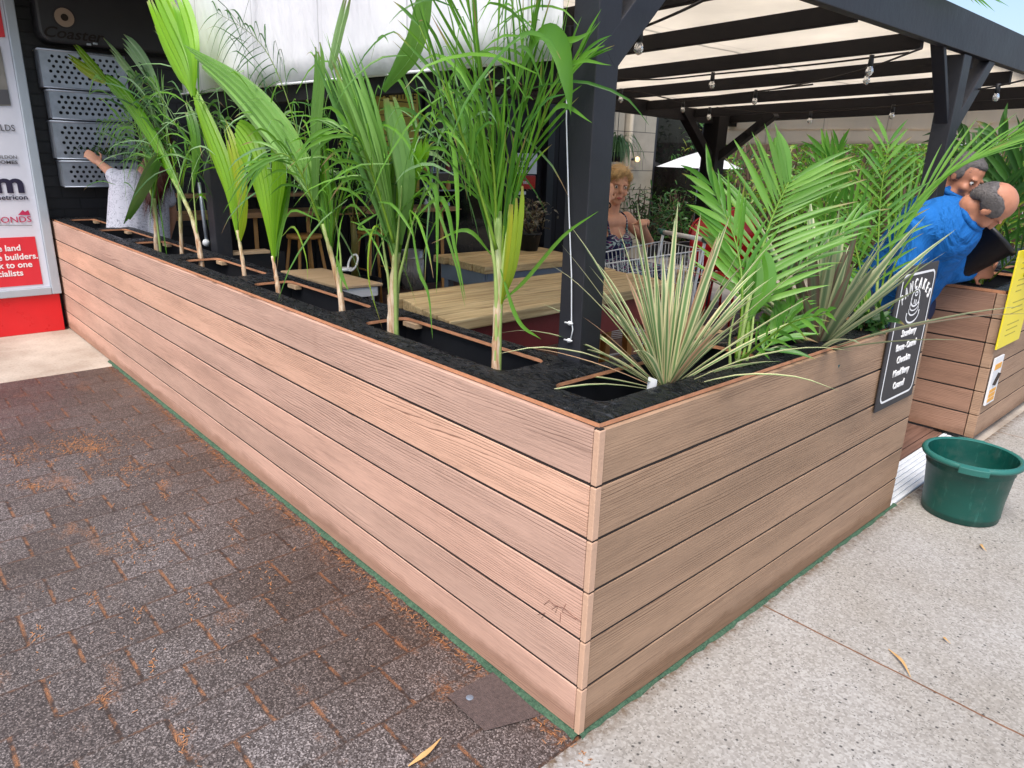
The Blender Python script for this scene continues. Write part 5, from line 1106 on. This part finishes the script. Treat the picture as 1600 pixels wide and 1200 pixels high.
# feathery palms in the short side
KP=dict(mats='leafK',group='feather-leaved palms',name='feather_palm')
r1=palm(1150,578,.75,'bright feather-leaved palm rising between the two spiky plants',
 [([(1150,578,.75),(1160,520,.77),(1172,460,.8)],.008,.006),([(1140,580,.72),(1140,530,.72),(1150,480,.75)],.006,.004),([(1165,575,.78),(1175,520,.8),(1180,450,.85)],.007,.005)],
 [('F',[(1165,540,.78),(1178,440,.86),(1203,350,.95),(1232,285,1.0)],V_(n=20,Lm=.33,w=.017,ang=(64,38),droop=.10,s0=.2,tint=(.55,.05,0),tipL=.62,lift=.12,jit=.10,rr=.008,up=(.5,-.85,.2))),
  ('P',[(1232,285,1.0),(1220,245,1.0),(1212,204,1.0)],V_(w=.055,npl=2,tint=(.6,0,0),start=.3,peak=.5,tipw=.2,split=False)),
  ('F',[(1160,560,.76),(1185,480,.9),(1245,420,1.05),(1330,350,1.2)],V_(n=11,Lm=.20,w=.015,ang=(40,18),droop=.15,s0=.35,tint=(.3,0,0),tipL=.7,jit=.15)),
  ('F',[(1150,560,.72),(1160,470,.75),(1150,380,.8),(1112,290,.85)],V_(n=11,Lm=.24,w=.018,ang=(40,18),droop=.15,s0=.4,tint=(.35,0,0),tipL=.7)),
  ('P',[(1165,500,.8),(1175,440,.82),(1170,370,.85)],V_(w=.13,npl=4,tint=(.4,0,0),start=.2,peak=.55,tipw=.3)),
  ('F',[(1150,570,.74),(1185,540,.7),(1235,505,.66),(1290,490,.62)],V_(n=7,Lm=.13,w=.012,ang=(40,20),droop=.3,s0=.3)),
  ('F',[(1165,570,.8),(1210,530,.9),(1240,480,1.0)],V_(n=10,Lm=.18,w=.022,ang=(50,25),droop=.3,s0=.3,tint=(.3,0,0))),
  ],21,**KP)
r2=palm(1368,512,1.72,'second feather-leaved palm arching right over the men in blue',
 [([(1368,512,1.72),(1370,460,1.74),(1372,420,1.76)],.008,.005),([(1355,515,1.7),(1350,460,1.7),(1345,420,1.7)],.006,.004)],
 [('F',[(1370,480,1.74),(1372,390,1.76),(1376,310,1.8),(1388,225,1.84)],V_(n=16,Lm=.25,w=.014,ang=(58,30),droop=.15,s0=.15,tint=(.35,0,0),jit=.12,lift=.1,up=(.4,-.9,.1))),
  ('F',[(1370,500,1.74),(1395,380,1.8),(1460,285,1.9),(1600,205,2.0)],V_(n=15,Lm=.28,w=.011,ang=(22,9),droop=.10,s0=.3,tint=(.5,.05,0),tipL=.8,jit=.15)),
  ('F',[(1360,500,1.7),(1340,400,1.7),(1320,320,1.7),(1290,240,1.7)],V_(n=14,Lm=.28,w=.017,ang=(40,18),droop=.15,s0=.3,tint=(.4,0,0))),
  ('F',[(1350,510,1.7),(1300,420,1.6),(1290,330,1.55),(1310,235,1.5)],V_(n=13,Lm=.24,w=.015,ang=(40,18),droop=.15,s0=.3,tint=(.3,0,0))),
  ('P',[(1350,500,1.7),(1335,460,1.7),(1310,420,1.7)],V_(w=.11,npl=4,tint=(.35,0,0),start=.2,peak=.55,tipw=.3)),
  ('B',[(1362,510,1.7),(1400,410,1.66),(1428,362,1.62)],V_(w=.006,n=10,tint=(.9,.3,0))),('B',[(1370,512,1.7),(1420,440,1.66),(1452,385,1.62)],V_(w=.006,n=10,tint=(.9,.3,0))),
  ],22,**KP)
r3=palm(1532,447,3.5,'dark green feather palm planted in the side planter beside the men',
 [([(1532,447,3.5),(1545,400,3.52),(1560,350,3.55)],.012,.007),([(1525,447,3.45),(1520,400,3.4),(1525,350,3.4)],.008,.005)],
 [('F',[(1535,440,3.5),(1550,350,3.5),(1545,290,3.5),(1500,215,3.5)],V_(n=16,Lm=.42,w=.026,ang=(50,22),droop=.3,s0=.3,tint=(.5,0,0),m='leafD')),
  ('F',[(1540,440,3.5),(1575,350,3.5),(1600,280,3.5),(1640,200,3.5)],V_(n=18,Lm=.46,w=.028,ang=(50,22),droop=.3,s0=.2,tint=(.6,0,0),m='leafD')),
  ('F',[(1540,440,3.55),(1570,340,3.6),(1572,270,3.6),(1560,215,3.6)],V_(n=16,Lm=.42,w=.028,ang=(50,22),droop=.3,s0=.2,tint=(.5,0,0),m='leafD')),
  ('F',[(1545,440,3.45),(1600,390,3.4),(1660,350,3.4)],V_(n=14,Lm=.36,w=.022,ang=(50,22),droop=.3,s0=.2,tint=(.5,0,0))),
  ('B',[(1535,445,3.45),(1548,380,3.4),(1580,330,3.35),(1620,305,3.3)],V_(w=.022,n=12,tint=(.9,.4,0))),
  ],23,mats='leafD',group='feather-leaved palms',name='feather_palm')
bushy(A(1500,452,3.45),.13,140,'leafD','low dark ground plants at the base of the palm in the side planter',(.05,.02),seed=31,stems=8,flat=.6)
bushy(A(1350,520,1.55),.09,90,'leafD','small leafy plant low in the planter before the pancakes sign',(.07,.02),seed=32,stems=8,flat=.6)
c=AX(1150,455,-1.0); bushy((-.27,1.42,.84),.16,90,'leafK','soft green low shoots between the spiky plants in the short planter side',(.10,.03),seed=33,stems=8,flat=.8,stemmat='stemg')
# sprig over the beam, top right
t=thing('overhanging_sprig',(-.30,2.75,2.19),'green palm sprig lying over the top of the pergola beam against the sky','palm leaf'); mb=MB()
for i in range(8): 
    q=AX(1478+i*3,-22,-.33); e=AX(1500+i*11,-4+3*i%17+i*1.5,-.30); blade(mb,[q,q.lerp(e,.5)+V((0,0,.01)),e],.016,(0,-1,1),(.7-.06*i,0,0),.3,6)
mb.build('leaflets',M['leafK'],t)
# dark interior palm in pot
c=AX(553,395,-4.3); pot((c.x,c.y,.02),.16,.21,.42,M['black_plastic'],'black floor pot in the dark behind the plywood table')
ip=thing('indoor_palm',(c.x,c.y,.42),'dark fan-leaved potted palm in the shade behind the plywood table','plant'); mb=MB(); r=random.Random(8)
mb.tube([(c.x,c.y,.42),(c.x+.02,c.y,.75),(c.x,c.y,.95)],[.035,.03,.02],8)
for i in range(9):
    a=r.uniform(0,6.28); q=V((c.x,c.y,.9)); e=q+V((math.cos(a)*.4,math.sin(a)*.4,r.uniform(0,.35))); mb.tube([q,q.lerp(e,.5)+V((0,0,.06)),e],.006,5)
    u=(e-q).normalized(); s_=u.cross(V((0,0,1))).normalized()
    for k in range(15):
        b=math.radians(-105+15*k); d=(u*math.cos(b)+s_*math.sin(b)).normalized(); blade(mb,[e,e+d*.14+V((0,0,.02)),e+d*.3-V((0,0,.05))],.024,(0,0,1),(.4+.4*r.random(),0,0),.3,5)
mb.build('foliage',M['leafD'],ip)
# plants beyond the deck
c=AX(1008,330,-5.0); bushy((c.x,c.y,.35),.42,420,'leafD','tall dark leafy shrub in front of the cream column',(.12,.022),seed=41,stems=14,flat=1.5)
for i,(px,x,h) in enumerate(((1060,-5.2,.5),(1110,-5.0,.55),(1150,-4.6,.5))):
    c=AX(px,330,x); bushy((c.x,c.y,.3),.45,360,'leafD',['dark shrub below the reflected white umbrella','dark shrub right of the reflected umbrella pole','dark bushy shrub behind the red chairs'][i],(.09,.03),seed=42+i,stems=12,flat=1.3)
def hedge(px,Yd,h,mat,label,seed,n=1500):
    c=A(px,300,Yd); r=random.Random(seed); c=V((c.x,Yd,0)); t=thing('garden_tree',c,label,'tree','garden trees beyond the deck'); st=MB(); mb=MB()
    for i in range(6):
        e=c+V((r.uniform(-.6,.6),r.uniform(-.4,.4),h*r.uniform(.5,.9))); st.tube(bez([c,c.lerp(e,.5)+V((r.uniform(-.2,.2),0,.1)),e],6),[.05-.006*k for k in range(7)],6)
    cl=[(c+V((r.gauss(0,.5),r.gauss(0,.35),h*r.uniform(.15,1)))) for _ in range(26)]
    for i in range(n):
        q=r.choice(cl)+V((r.gauss(0,.15),r.gauss(0,.15),r.gauss(0,.13))); d=V((r.gauss(0,1),r.gauss(0,1),r.gauss(-.2,.7))).normalized(); L=r.uniform(.05,.12)
        blade(mb,[q,q+d*L*.5,q+d*L+V((0,0,-.02))],.032,(r.gauss(0,1),r.gauss(0,1),1),(r.random(),.35*(r.random()>.8),0),.2,2,.3,.8)
    st.build('trunk',M['bark'],t); mb.build('crown',M[mat],t)
for i,(px,Yd,h,mt) in enumerate(((1165,8.6,2.0,'leafD'),(1215,8.2,1.9,'leafA'),(1262,8.8,2.1,'leafA'),(1310,8.2,2.0,'leafK'),(1360,8.7,2.1,'leafA'),(1405,8.2,2.0,'leafK'),(1450,8.7,1.9,'leafA'),(1500,9.2,1.4,'leafA'),(1560,9.5,1.0,'leafD'))):
    hedge(px,Yd,h,mt,['dark tree beside the black column at the back','mid green tree, first bright one right of the black column','dense tree behind the tall feather palm','yellow-green tree in the middle of the far garden','green tree behind the second feather palm','light green tree left of the second post','tree showing just behind the second post','low tree right of the second post behind the men','small low dark shrub far at the right edge'][i],60+i)
# brown slanting trunk with pot
a=A(1335,300,6.4);b=A(1312,430,6.4); t=thing('slender_tree',(b.x,6.4,0),'slanting brown tree trunk behind the second spiky plant','tree'); mb=MB(); mb.tube(bez([(b.x,6.4,0),b,a,a+V((.1,0,.5))],10),[.05,.05,.048,.046,.044,.042,.04,.036,.03,.026,.02],8); mb.build('trunk',M['bark'],t)
mb=MB(); r=random.Random(77)
for i in range(160):
    q=a+V((r.gauss(.1,.25),r.gauss(0,.2),r.gauss(.35,.15))); d=V((r.gauss(0,1),r.gauss(0,1),r.gauss(-.3,.6))).normalized(); blade(mb,[q,q+d*.06,q+d*.12],.03,(r.gauss(0,1),0,1),(r.random(),0,0),.2,2,.3,.8)
mb.build('crown',M['leafA'],t)
# low garden wall and far white building
t=thing('garden_wall',(-3,9.9,0),'dark timber garden fence behind the trees beyond the deck','fence'); mb=MB()
for i in range(60): mb.box((-6.2+i*.125,9.85,0),(-6.2+i*.125+.115,9.88,1.75))
mb.build('fence_boards',M['bark'],t); mb=MB(); mb.box((-6.2,9.9,.3),(1.3,9.95,.4)); mb.box((-6.2,9.9,1.3),(1.3,9.95,1.4)); mb.build('fence_rail',M['bark'],t)
c=A(1585,232,26); t=thing('white_building',(c.x,26,0),'distant white low building with dark windows at the far right','building')
x0=c.x-1.6; mb=MB(); mb.box((x0,26,0),(x0+9,30,2.15)); mb.build('wall',plain('white_render',(.75,.76,.78),.8,0,.05),t)
mb=MB(); mb.box((x0-.2,25.8,2.15),(x0+9.2,30.2,2.35)); mb.build('roof',plain('pale_roof',(.45,.47,.5),.7),t)
for i in range(4):
    mb=MB(); mb.box((x0+.9+i*2,25.96,.9),(x0+1.9+i*2,26.03,1.7)); mb.build('window',M['win'],t)
# ------------------------------------------------------------------ people
def blob(f,vox,name,mat,parent,sm=4):
    mb=MB(); f(mb); me=bpy.data.meshes.new('x'); me.from_pydata(mb.v,[],mb.f); o=bpy.data.objects.new('x',me); col.objects.link(o)
    k=o.modifiers.new('r','REMESH'); k.mode='VOXEL'; k.voxel_size=vox
    if sm: s_=o.modifiers.new('s','SMOOTH'); s_.iterations=sm; s_.factor=.5
    bpy.context.view_layer.update(); m2=bpy.data.meshes.new_from_object(o.evaluated_get(bpy.context.evaluated_depsgraph_get())); bpy.data.objects.remove(o)
    m2.polygons.foreach_set('use_smooth',[True]*len(m2.polygons)); m2.materials.clear(); m2.materials.append(mat); m2.name=name
    q=bpy.data.objects.new(name,m2); col.objects.link(q); put(q,parent); return q
def limb(m,pts,rs,n=12):
    pts=[V(p) for p in pts]
    Q=bez(pts,(len(pts)-1)*5); k=len(Q)-1; R=[]
    for i in range(k+1):
        u=i/k*(len(rs)-1); j=min(int(u),len(rs)-2); R.append(rs[j]+(rs[j+1]-rs[j])*(u-j))
    m.tube(Q,R,n); m.ball(Q[0],R[0]*.99,n); m.ball(Q[-1],R[-1]*.99,n)
def strands(ho,n,L,mat,comb,seed=0,wd=.0016):
    r=random.Random(seed); me=ho.data; P=me.polygons; mb=MB(); comb=V(comb)
    for _ in range(n):
        f=P[r.randrange(len(P))]; nn=f.normal; d=(comb-nn*comb.dot(nn)); d=d.normalized() if d.length>1e-3 else nn.orthogonal(); l=L*r.uniform(.6,1.4); c=f.center
        d=(d+V((r.gauss(0,.25),r.gauss(0,.25),r.gauss(0,.25)))).normalized()
        blade(mb,[c-nn*.002,c+d*l*.5+nn*l*.14,c+d*l+nn*l*.05],wd,nn,(.5,0,0),.1,3,.8,.7)
    mb.build('hair_strands',mat,ho)
class Fr:
    def __init__(s,C,F,U):
        s.C=V(C); s.F=V(F).normalized(); U=V(U); s.U=(U-s.F*U.dot(s.F)).normalized(); s.R=s.F.cross(s.U)
    def p(s,r,f,u): return s.C+s.R*r+s.F*f+s.U*u
def head(m,h,k=1.0):
    ax=(h.R,h.F,h.U); e=lambda r,f,u,a,b,c:m.ball(h.p(r*k,f*k,u*k),(a*k,b*k,c*k),14,ax=ax)
    e(0,-.012,.028,.073,.094,.088); e(0,.018,-.035,.058,.068,.080); e(0,.052,-.098,.030,.032,.024)
    e(0,.098,-.022,.013,.018,.017); m.tube([h.p(0,.080*k,.022*k),h.p(0,.103*k,-.02*k)],[.009*k,.012*k],8)
    for s_ in (-1,1):
        e(s_*.036,.060,-.035,.024,.024,.024); e(s_*.030,.078,.022,.024,.012,.009); e(s_*.074,-.008,-.012,.009,.020,.032); e(s_*.04,.02,-.085,.022,.035,.020)
    e(0,.083,-.062,.022,.012,.007); e(0,.082,-.073,.019,.011,.007)
def eyes(h,parent,k=1.0):
    for s_ in (-1,1):
        mb=MB(); mb.ball(h.p(s_*.031*k,.0755*k,.002*k),(.0105*k,)*3,10); o=mb.build('eye',M['eye'],parent)
        mb=MB(); mb.ball(h.p(s_*.031*k,.0815*k,.002*k),(.0066*k,)*3,8); mb.build('iris',M['iris'],o)
    mb=MB(); ax=(h.R,h.F,h.U); mb.ball(h.p(0,.090*k,-.0665*k),(.019*k,.007*k,.0075*k),10,ax=ax); mb.build('lips',M['lip'],parent)
def hand(m,w_,d,nrm,curl=.5,side=1,k=1.0):
    w_=V(w_); d=V(d).normalized(); n_=V(nrm); n_=(n_-d*n_.dot(d)).normalized(); s_=d.cross(n_)*side
    m.ball(w_+d*.045*k,(.040*k,.050*k,.016*k),12,ax=(s_,d,n_))
    for i,(o,L) in enumerate(((.030,.068),(.011,.078),(-.009,.072),(-.028,.056))):
        b=w_+d*.082*k+s_*o*k; c1=curl*(.8+.15*i); q1=b+(d*math.cos(c1*.6)-n_*math.sin(c1*.6))*L*.45*k; q2=q1+(d*math.cos(c1*1.5)-n_*math.sin(c1*1.5))*L*.32*k; q3=q2+(d*math.cos(c1*2.1)-n_*math.sin(c1*2.1))*L*.25*k
        m.tube([b-d*.02*k,b,q1,q2,q3],[.010*k,.0095*k,.009*k,.008*k,.0065*k],8); m.ball(q3,.0065*k,8)
    b=w_+d*.025*k+s_*.035*k; q=b+(d*.55+s_*.75-n_*.3).normalized()*.035*k; q2=q+(d*.85+s_*.3-n_*.4).normalized()*.03*k
    m.tube([b-s_*.012,b,q,q2],[.012*k,.0115*k,.010*k,.008*k],8); m.ball(q2,.008*k,8)
# seated woman
C=AX(965,289,-2.2); h=Fr(C,(.80,-.52,-.16),(.12,0,1)); w1=thing('person',(C.x,C.y,.02),'seated short-haired blonde woman in a navy tropical print dress, hand at her ear','person')
nb=C+V((-.045,0,-.175)); hip=V((C.x-.10,C.y+.03,.72))
sR=nb+V((0,-.155,-.045)); sL=nb+V((0,.165,-.05)); hR=AX(949,314,-2.08); eR=AX(930,362,-2.02); eL=AX(1013,378,-2.13); hL=AX(1003,352,-1.93)
def f(m):
    head(m,h); limb(m,[C+V((-.02,0,-.08)),nb],[.050,.056]); m.ball(nb+V((0,.0,-.07)),(.085,.165,.07),16); m.ball(nb+V((0,0,-.17)),(.095,.150,.13),16); m.ball(nb+V((0,0,-.3)),(.085,.130,.13),16); m.ball(hip,(.13,.17,.12),16)
    for s_ in (-1,1): m.ball(nb+V((.075,s_*.065,-.20)),(.055,.06,.06),12)
    for s_,e_,w_ in ((sR,eR,hR),(sL,eL,hL)): limb(m,[s_,e_],[.048,.037]); limb(m,[e_,w_],[.038,.024])
    hand(m,hR,(-.05,.25,.9),(.9,-.3,0),.5,1,.85); hand(m,hL,(.5,-.5,.35),(0,0,1),.8,1)
    for s_ in (-1,1): limb(m,[hip+V((0,s_*.08,0)),hip+V((.42,s_*.1,-.02)),],[.085,.06]); limb(m,[hip+V((.42,s_*.1,-.02)),hip+V((.40,s_*.1,-.62))],[.055,.035]); m.ball(hip+V((.46,s_*.1,-.66)),(.10,.04,.03),10)
blob(f,.007,'body',M['skin'],w1,5); eyes(h,w1)
def f(m):
    m.ball(nb+V((.005,0,-.235)),(.112,.160,.110),16); m.ball(nb+V((0,0,-.33)),(.100,.145,.15),16); m.ball(hip,(.145,.185,.135),16)
    for s_ in (-1,1): m.ball(nb+V((.082,s_*.066,-.205)),(.058,.064,.066),12); limb(m,[hip+V((0,s_*.08,0)),hip+V((.40,s_*.09,-.0))],[.100,.08])
    for s_ in (-1,1): limb(m,[nb+V((.085,s_*.085,-.17)),nb+V((.06,s_*.10,-.05)),nb+V((0,s_*.105,-.0))],[.010,.008,.008],8)
blob(f,.008,'dress',M['dress'],w1,3)
def f(m):
    ax=(h.R,h.F,h.U); e=lambda r,f_,u,a,b,c:m.ball(h.p(r,f_,u),(a,b,c),14,ax=ax)
    e(0,-.030,.045,.084,.092,.086); e(0,.030,.092,.062,.055,.030); e(.03,.055,.075,.045,.030,.026); e(0,-.07,-.02,.070,.05,.075)
    for s_ in (-1,1): e(s_*.068,-.030,.02,.022,.055,.065); e(s_*.062,.03,.06,.022,.035,.030)
strands(blob(f,.007,'hair',M['hair_blond'],w1,3),1500,.045,M['hair_blond'],(-.5,.2,-.8),1)
mb=MB(); mb.ball(h.p(.078,-.002,-.045),.008,8); mb.ball(h.p(-.078,-.002,-.045),.008,8); mb.build('earring',M['white'],w1)
mb=MB(); d=(eR-hR).normalized(); c=hR+d*.03; o_=d.orthogonal().normalized(); q_=d.cross(o_); mb.tube([c+o_*.032*math.cos(6.2832*k/16)+q_*.032*math.sin(6.2832*k/16) for k in range(17)],.004,6); mb.build('bracelet',M['groove'],w1)
# woman in white top, seen from behind
XB=-5.0
C=AX(243,222,XB-.05); h=Fr(C,(-.75,-.4,-.35),(0,-.1,1)); w2=thing('person',(C.x,C.y,.02),'person in a white leaf-print top reaching an arm up towards the perforated tubs','person')
nb=AX(232,262,XB); sA=AX(186,283,XB); sB=AX(252,285,XB-.1); wr=AX(157,256,XB-.25); hp=AX(215,385,XB)
def f(m):
    head(m,h); limb(m,[C+V((0,0,-.07)),nb],[.05,.058]); limb(m,[sA,AX(176,272,XB-.1),wr],[.05,.042,.028]); hand(m,wr,(-.3,-.45,.5),(1,0,.3),.6,1); limb(m,[sB,AX(268,330,XB-.1),AX(262,370,XB-.2)],[.05,.04,.03])
    limb(m,[nb+V((0,0,-.08)),hp],[.11,.13]); 
    for s_ in (-1,1): limb(m,[hp+V((0,s_*.1,0)),V((hp.x,hp.y+s_*.1,.06))],[.09,.045])
blob(f,.009,'body',M['skin'],w2,4)
def f(m):
    limb(m,[sA,AX(178,275,XB-.06)],[.07,.06]); limb(m,[sB,AX(262,312,XB-.06)],[.07,.065])
    a,b=AX(205,292,XB),AX(238,292,XB); m.ball(a,(.12,.15,.13),16); m.ball(b,(.12,.14,.13),16); limb(m,[AX(205,300,XB),AX(203,400,XB)],[.15,.17],16); limb(m,[AX(232,305,XB),AX(232,400,XB)],[.14,.16],16)
blob(f,.011,'patterned_top',M['whitetop'],w2,4)
def f(m):
    for s_ in (-1,1): limb(m,[hp+V((0,s_*.1,-.02)),V((hp.x,hp.y+s_*.1,.10))],[.115,.08])
blob(f,.014,'trousers',M['denim'],w2,2)
def f(m):
    m.ball(C+V((.03,.01,.03)),(.10,.095,.11),16); limb(m,[C+V((.05,.0,0)),AX(248,265,XB+.14),AX(238,312,XB+.17)],[.10,.10,.05],14)
strands(blob(f,.01,'hair',M['hair_red'],w2,2),1200,.12,M['hair_red'],(0,0,-1),2,.003)
# men in blue
def man(label,head_c,F,U,chest,hipp,arms,Yd,hair,rs=(.168,.15),seed=0):
    t=thing('person',(hipp.x,hipp.y,.02),label,'person','men in blue shirts'); h=Fr(head_c,F,U); C=h.C
    nb=head_c.lerp(chest,.42)
    def f(m):
        head(m,h,1.02); limb(m,[h.p(0,-.03,-.07),nb],[.058,.062]); limb(m,[chest,hipp],[rs[0]*.9,rs[1]*.9],14)
        for pts in arms: limb(m,pts,[.05,.042,.03]); hand(m,pts[-1],(V(pts[-1])-V(pts[-2])),(1,0,0),.6)
        for s_ in (-1,1): limb(m,[hipp+V((s_*.05,.04*s_,0)),V((-.86+s_*.1,3.45+.08*s_,.06))],[.10,.05])
    blob(f,.008,'body',M['skin2'],t,4)
    if EYES: eyes(h,t,1.02)
    def f(m):
        limb(m,[chest,chest.lerp(hipp,.5),hipp],[rs[0],rs[0]*.93,rs[1]*1.08],16); m.ball(chest.lerp(nb,.35),rs[0]*.86,16); limb(m,[chest.lerp(nb,.5),nb.lerp(head_c,.12)],[.11,.068])
        for pts in arms: limb(m,pts[:2],[.080,.062]); limb(m,[pts[1],V(pts[1]).lerp(V(pts[2]),.75)],[.06,.045])
    sh=blob(f,.012,'shirt',M['blue'],t,6)
    tx=bpy.data.textures.new('cloth_folds','CLOUDS'); tx.noise_scale=.13; dm=sh.modifiers.new('folds','DISPLACE'); dm.texture=tx; dm.strength=.035; dm.mid_level=.5
    cn=nb.lerp(head_c,.18); cdr=(head_c-nb).normalized(); o_=cdr.orthogonal().normalized(); q_=cdr.cross(o_); mb=MB(); mb.tube([cn+o_*.074*math.cos(6.2832*k/18)+q_*.074*math.sin(6.2832*k/18) for k in range(19)],.016,8); mb.build('collar',M['blue'],t)
    def f(m): 
        for s_ in (-1,1): limb(m,[hipp+V((s_*.05,.04*s_,-.02)),V((-.86+s_*.1,3.45+.08*s_,.08))],[.135,.085])
        m.ball(hipp,rs[1]*.98,14)
    blob(f,.014,'trousers',M['denim'],t,3)
    def f(m):
        ax=(h.R,h.F,h.U); e=lambda r,f_,u,a,b,c:m.ball(h.p(r,f_,u),(a,b,c),14,ax=ax)
        if hair=='fringe':
            for s_ in (-1,1): e(s_*.062,-.022,.018,.020,.068,.050)
            e(0,-.078,.004,.062,.036,.072)
        else: 
            e(0,-.026,.045,.080,.092,.082); e(0,.02,.085,.055,.05,.028)
            for s_ in (-1,1): e(s_*.066,-.02,.01,.018,.05,.045)
    strands(blob(f,.007,'hair',M['hair_grey'],t,2),1500,.014,M['hair_grey'],-h.F-h.U*.5,3); return t,h
Y3=2.88
hc=A(1547,322,Y3-.02)
EYES=False
t3,h3=man('balding man in a bright blue work shirt bending over the side planter',hc,(.30,.42,-.86),(.88,.1,.42),A(1468,362,Y3),A(1405,470,Y3+.3),
  [[A(1440,352,Y3-.12),A(1412,430,Y3-.15),A(1432,505,Y3-.05)],[A(1482,380,Y3+.1),A(1490,425,Y3+.24),A(1520,425,Y3+.32)]],Y3,'fringe')
Y4=3.45; EYES=True
t4,h4=man('grey-haired man in blue leaning in behind the balding man',A(1508,276,Y4),(.80,-.30,-.50),(.45,0,.9),A(1452,345,Y4),A(1350,470,Y4+.2),
  [[A(1425,345,Y4-.1),A(1375,420,Y4-.1),A(1365,480,Y4-.05)],[A(1480,350,Y4+.1),A(1500,420,Y4+.15),A(1528,420,Y4+.1)]],Y4,'short')
# black pot they are handling
c=A(1518,395,3.18); t=thing('black_planting_pot',c,'large black nursery pot tipped on its side in the hands of the men','pot')
mb=MB(); mb.lathe((0,0,-.12),[(.0001,0),(.09,0),(.125,.24),(.135,.24),(.135,.262),(.120,.262),(.085,.02),(.0001,.02)],26); o=mb.build('pot_wall',M['black_plastic'])
o.matrix_world=Matrix.Translation(c)@Matrix.Rotation(.7,4,'Y')@Matrix.Rotation(-.3,4,'X'); bpy.context.view_layer.update(); mw=o.matrix_world.copy(); o.data.transform(mw); o.matrix_world=Matrix(); put(o,t)
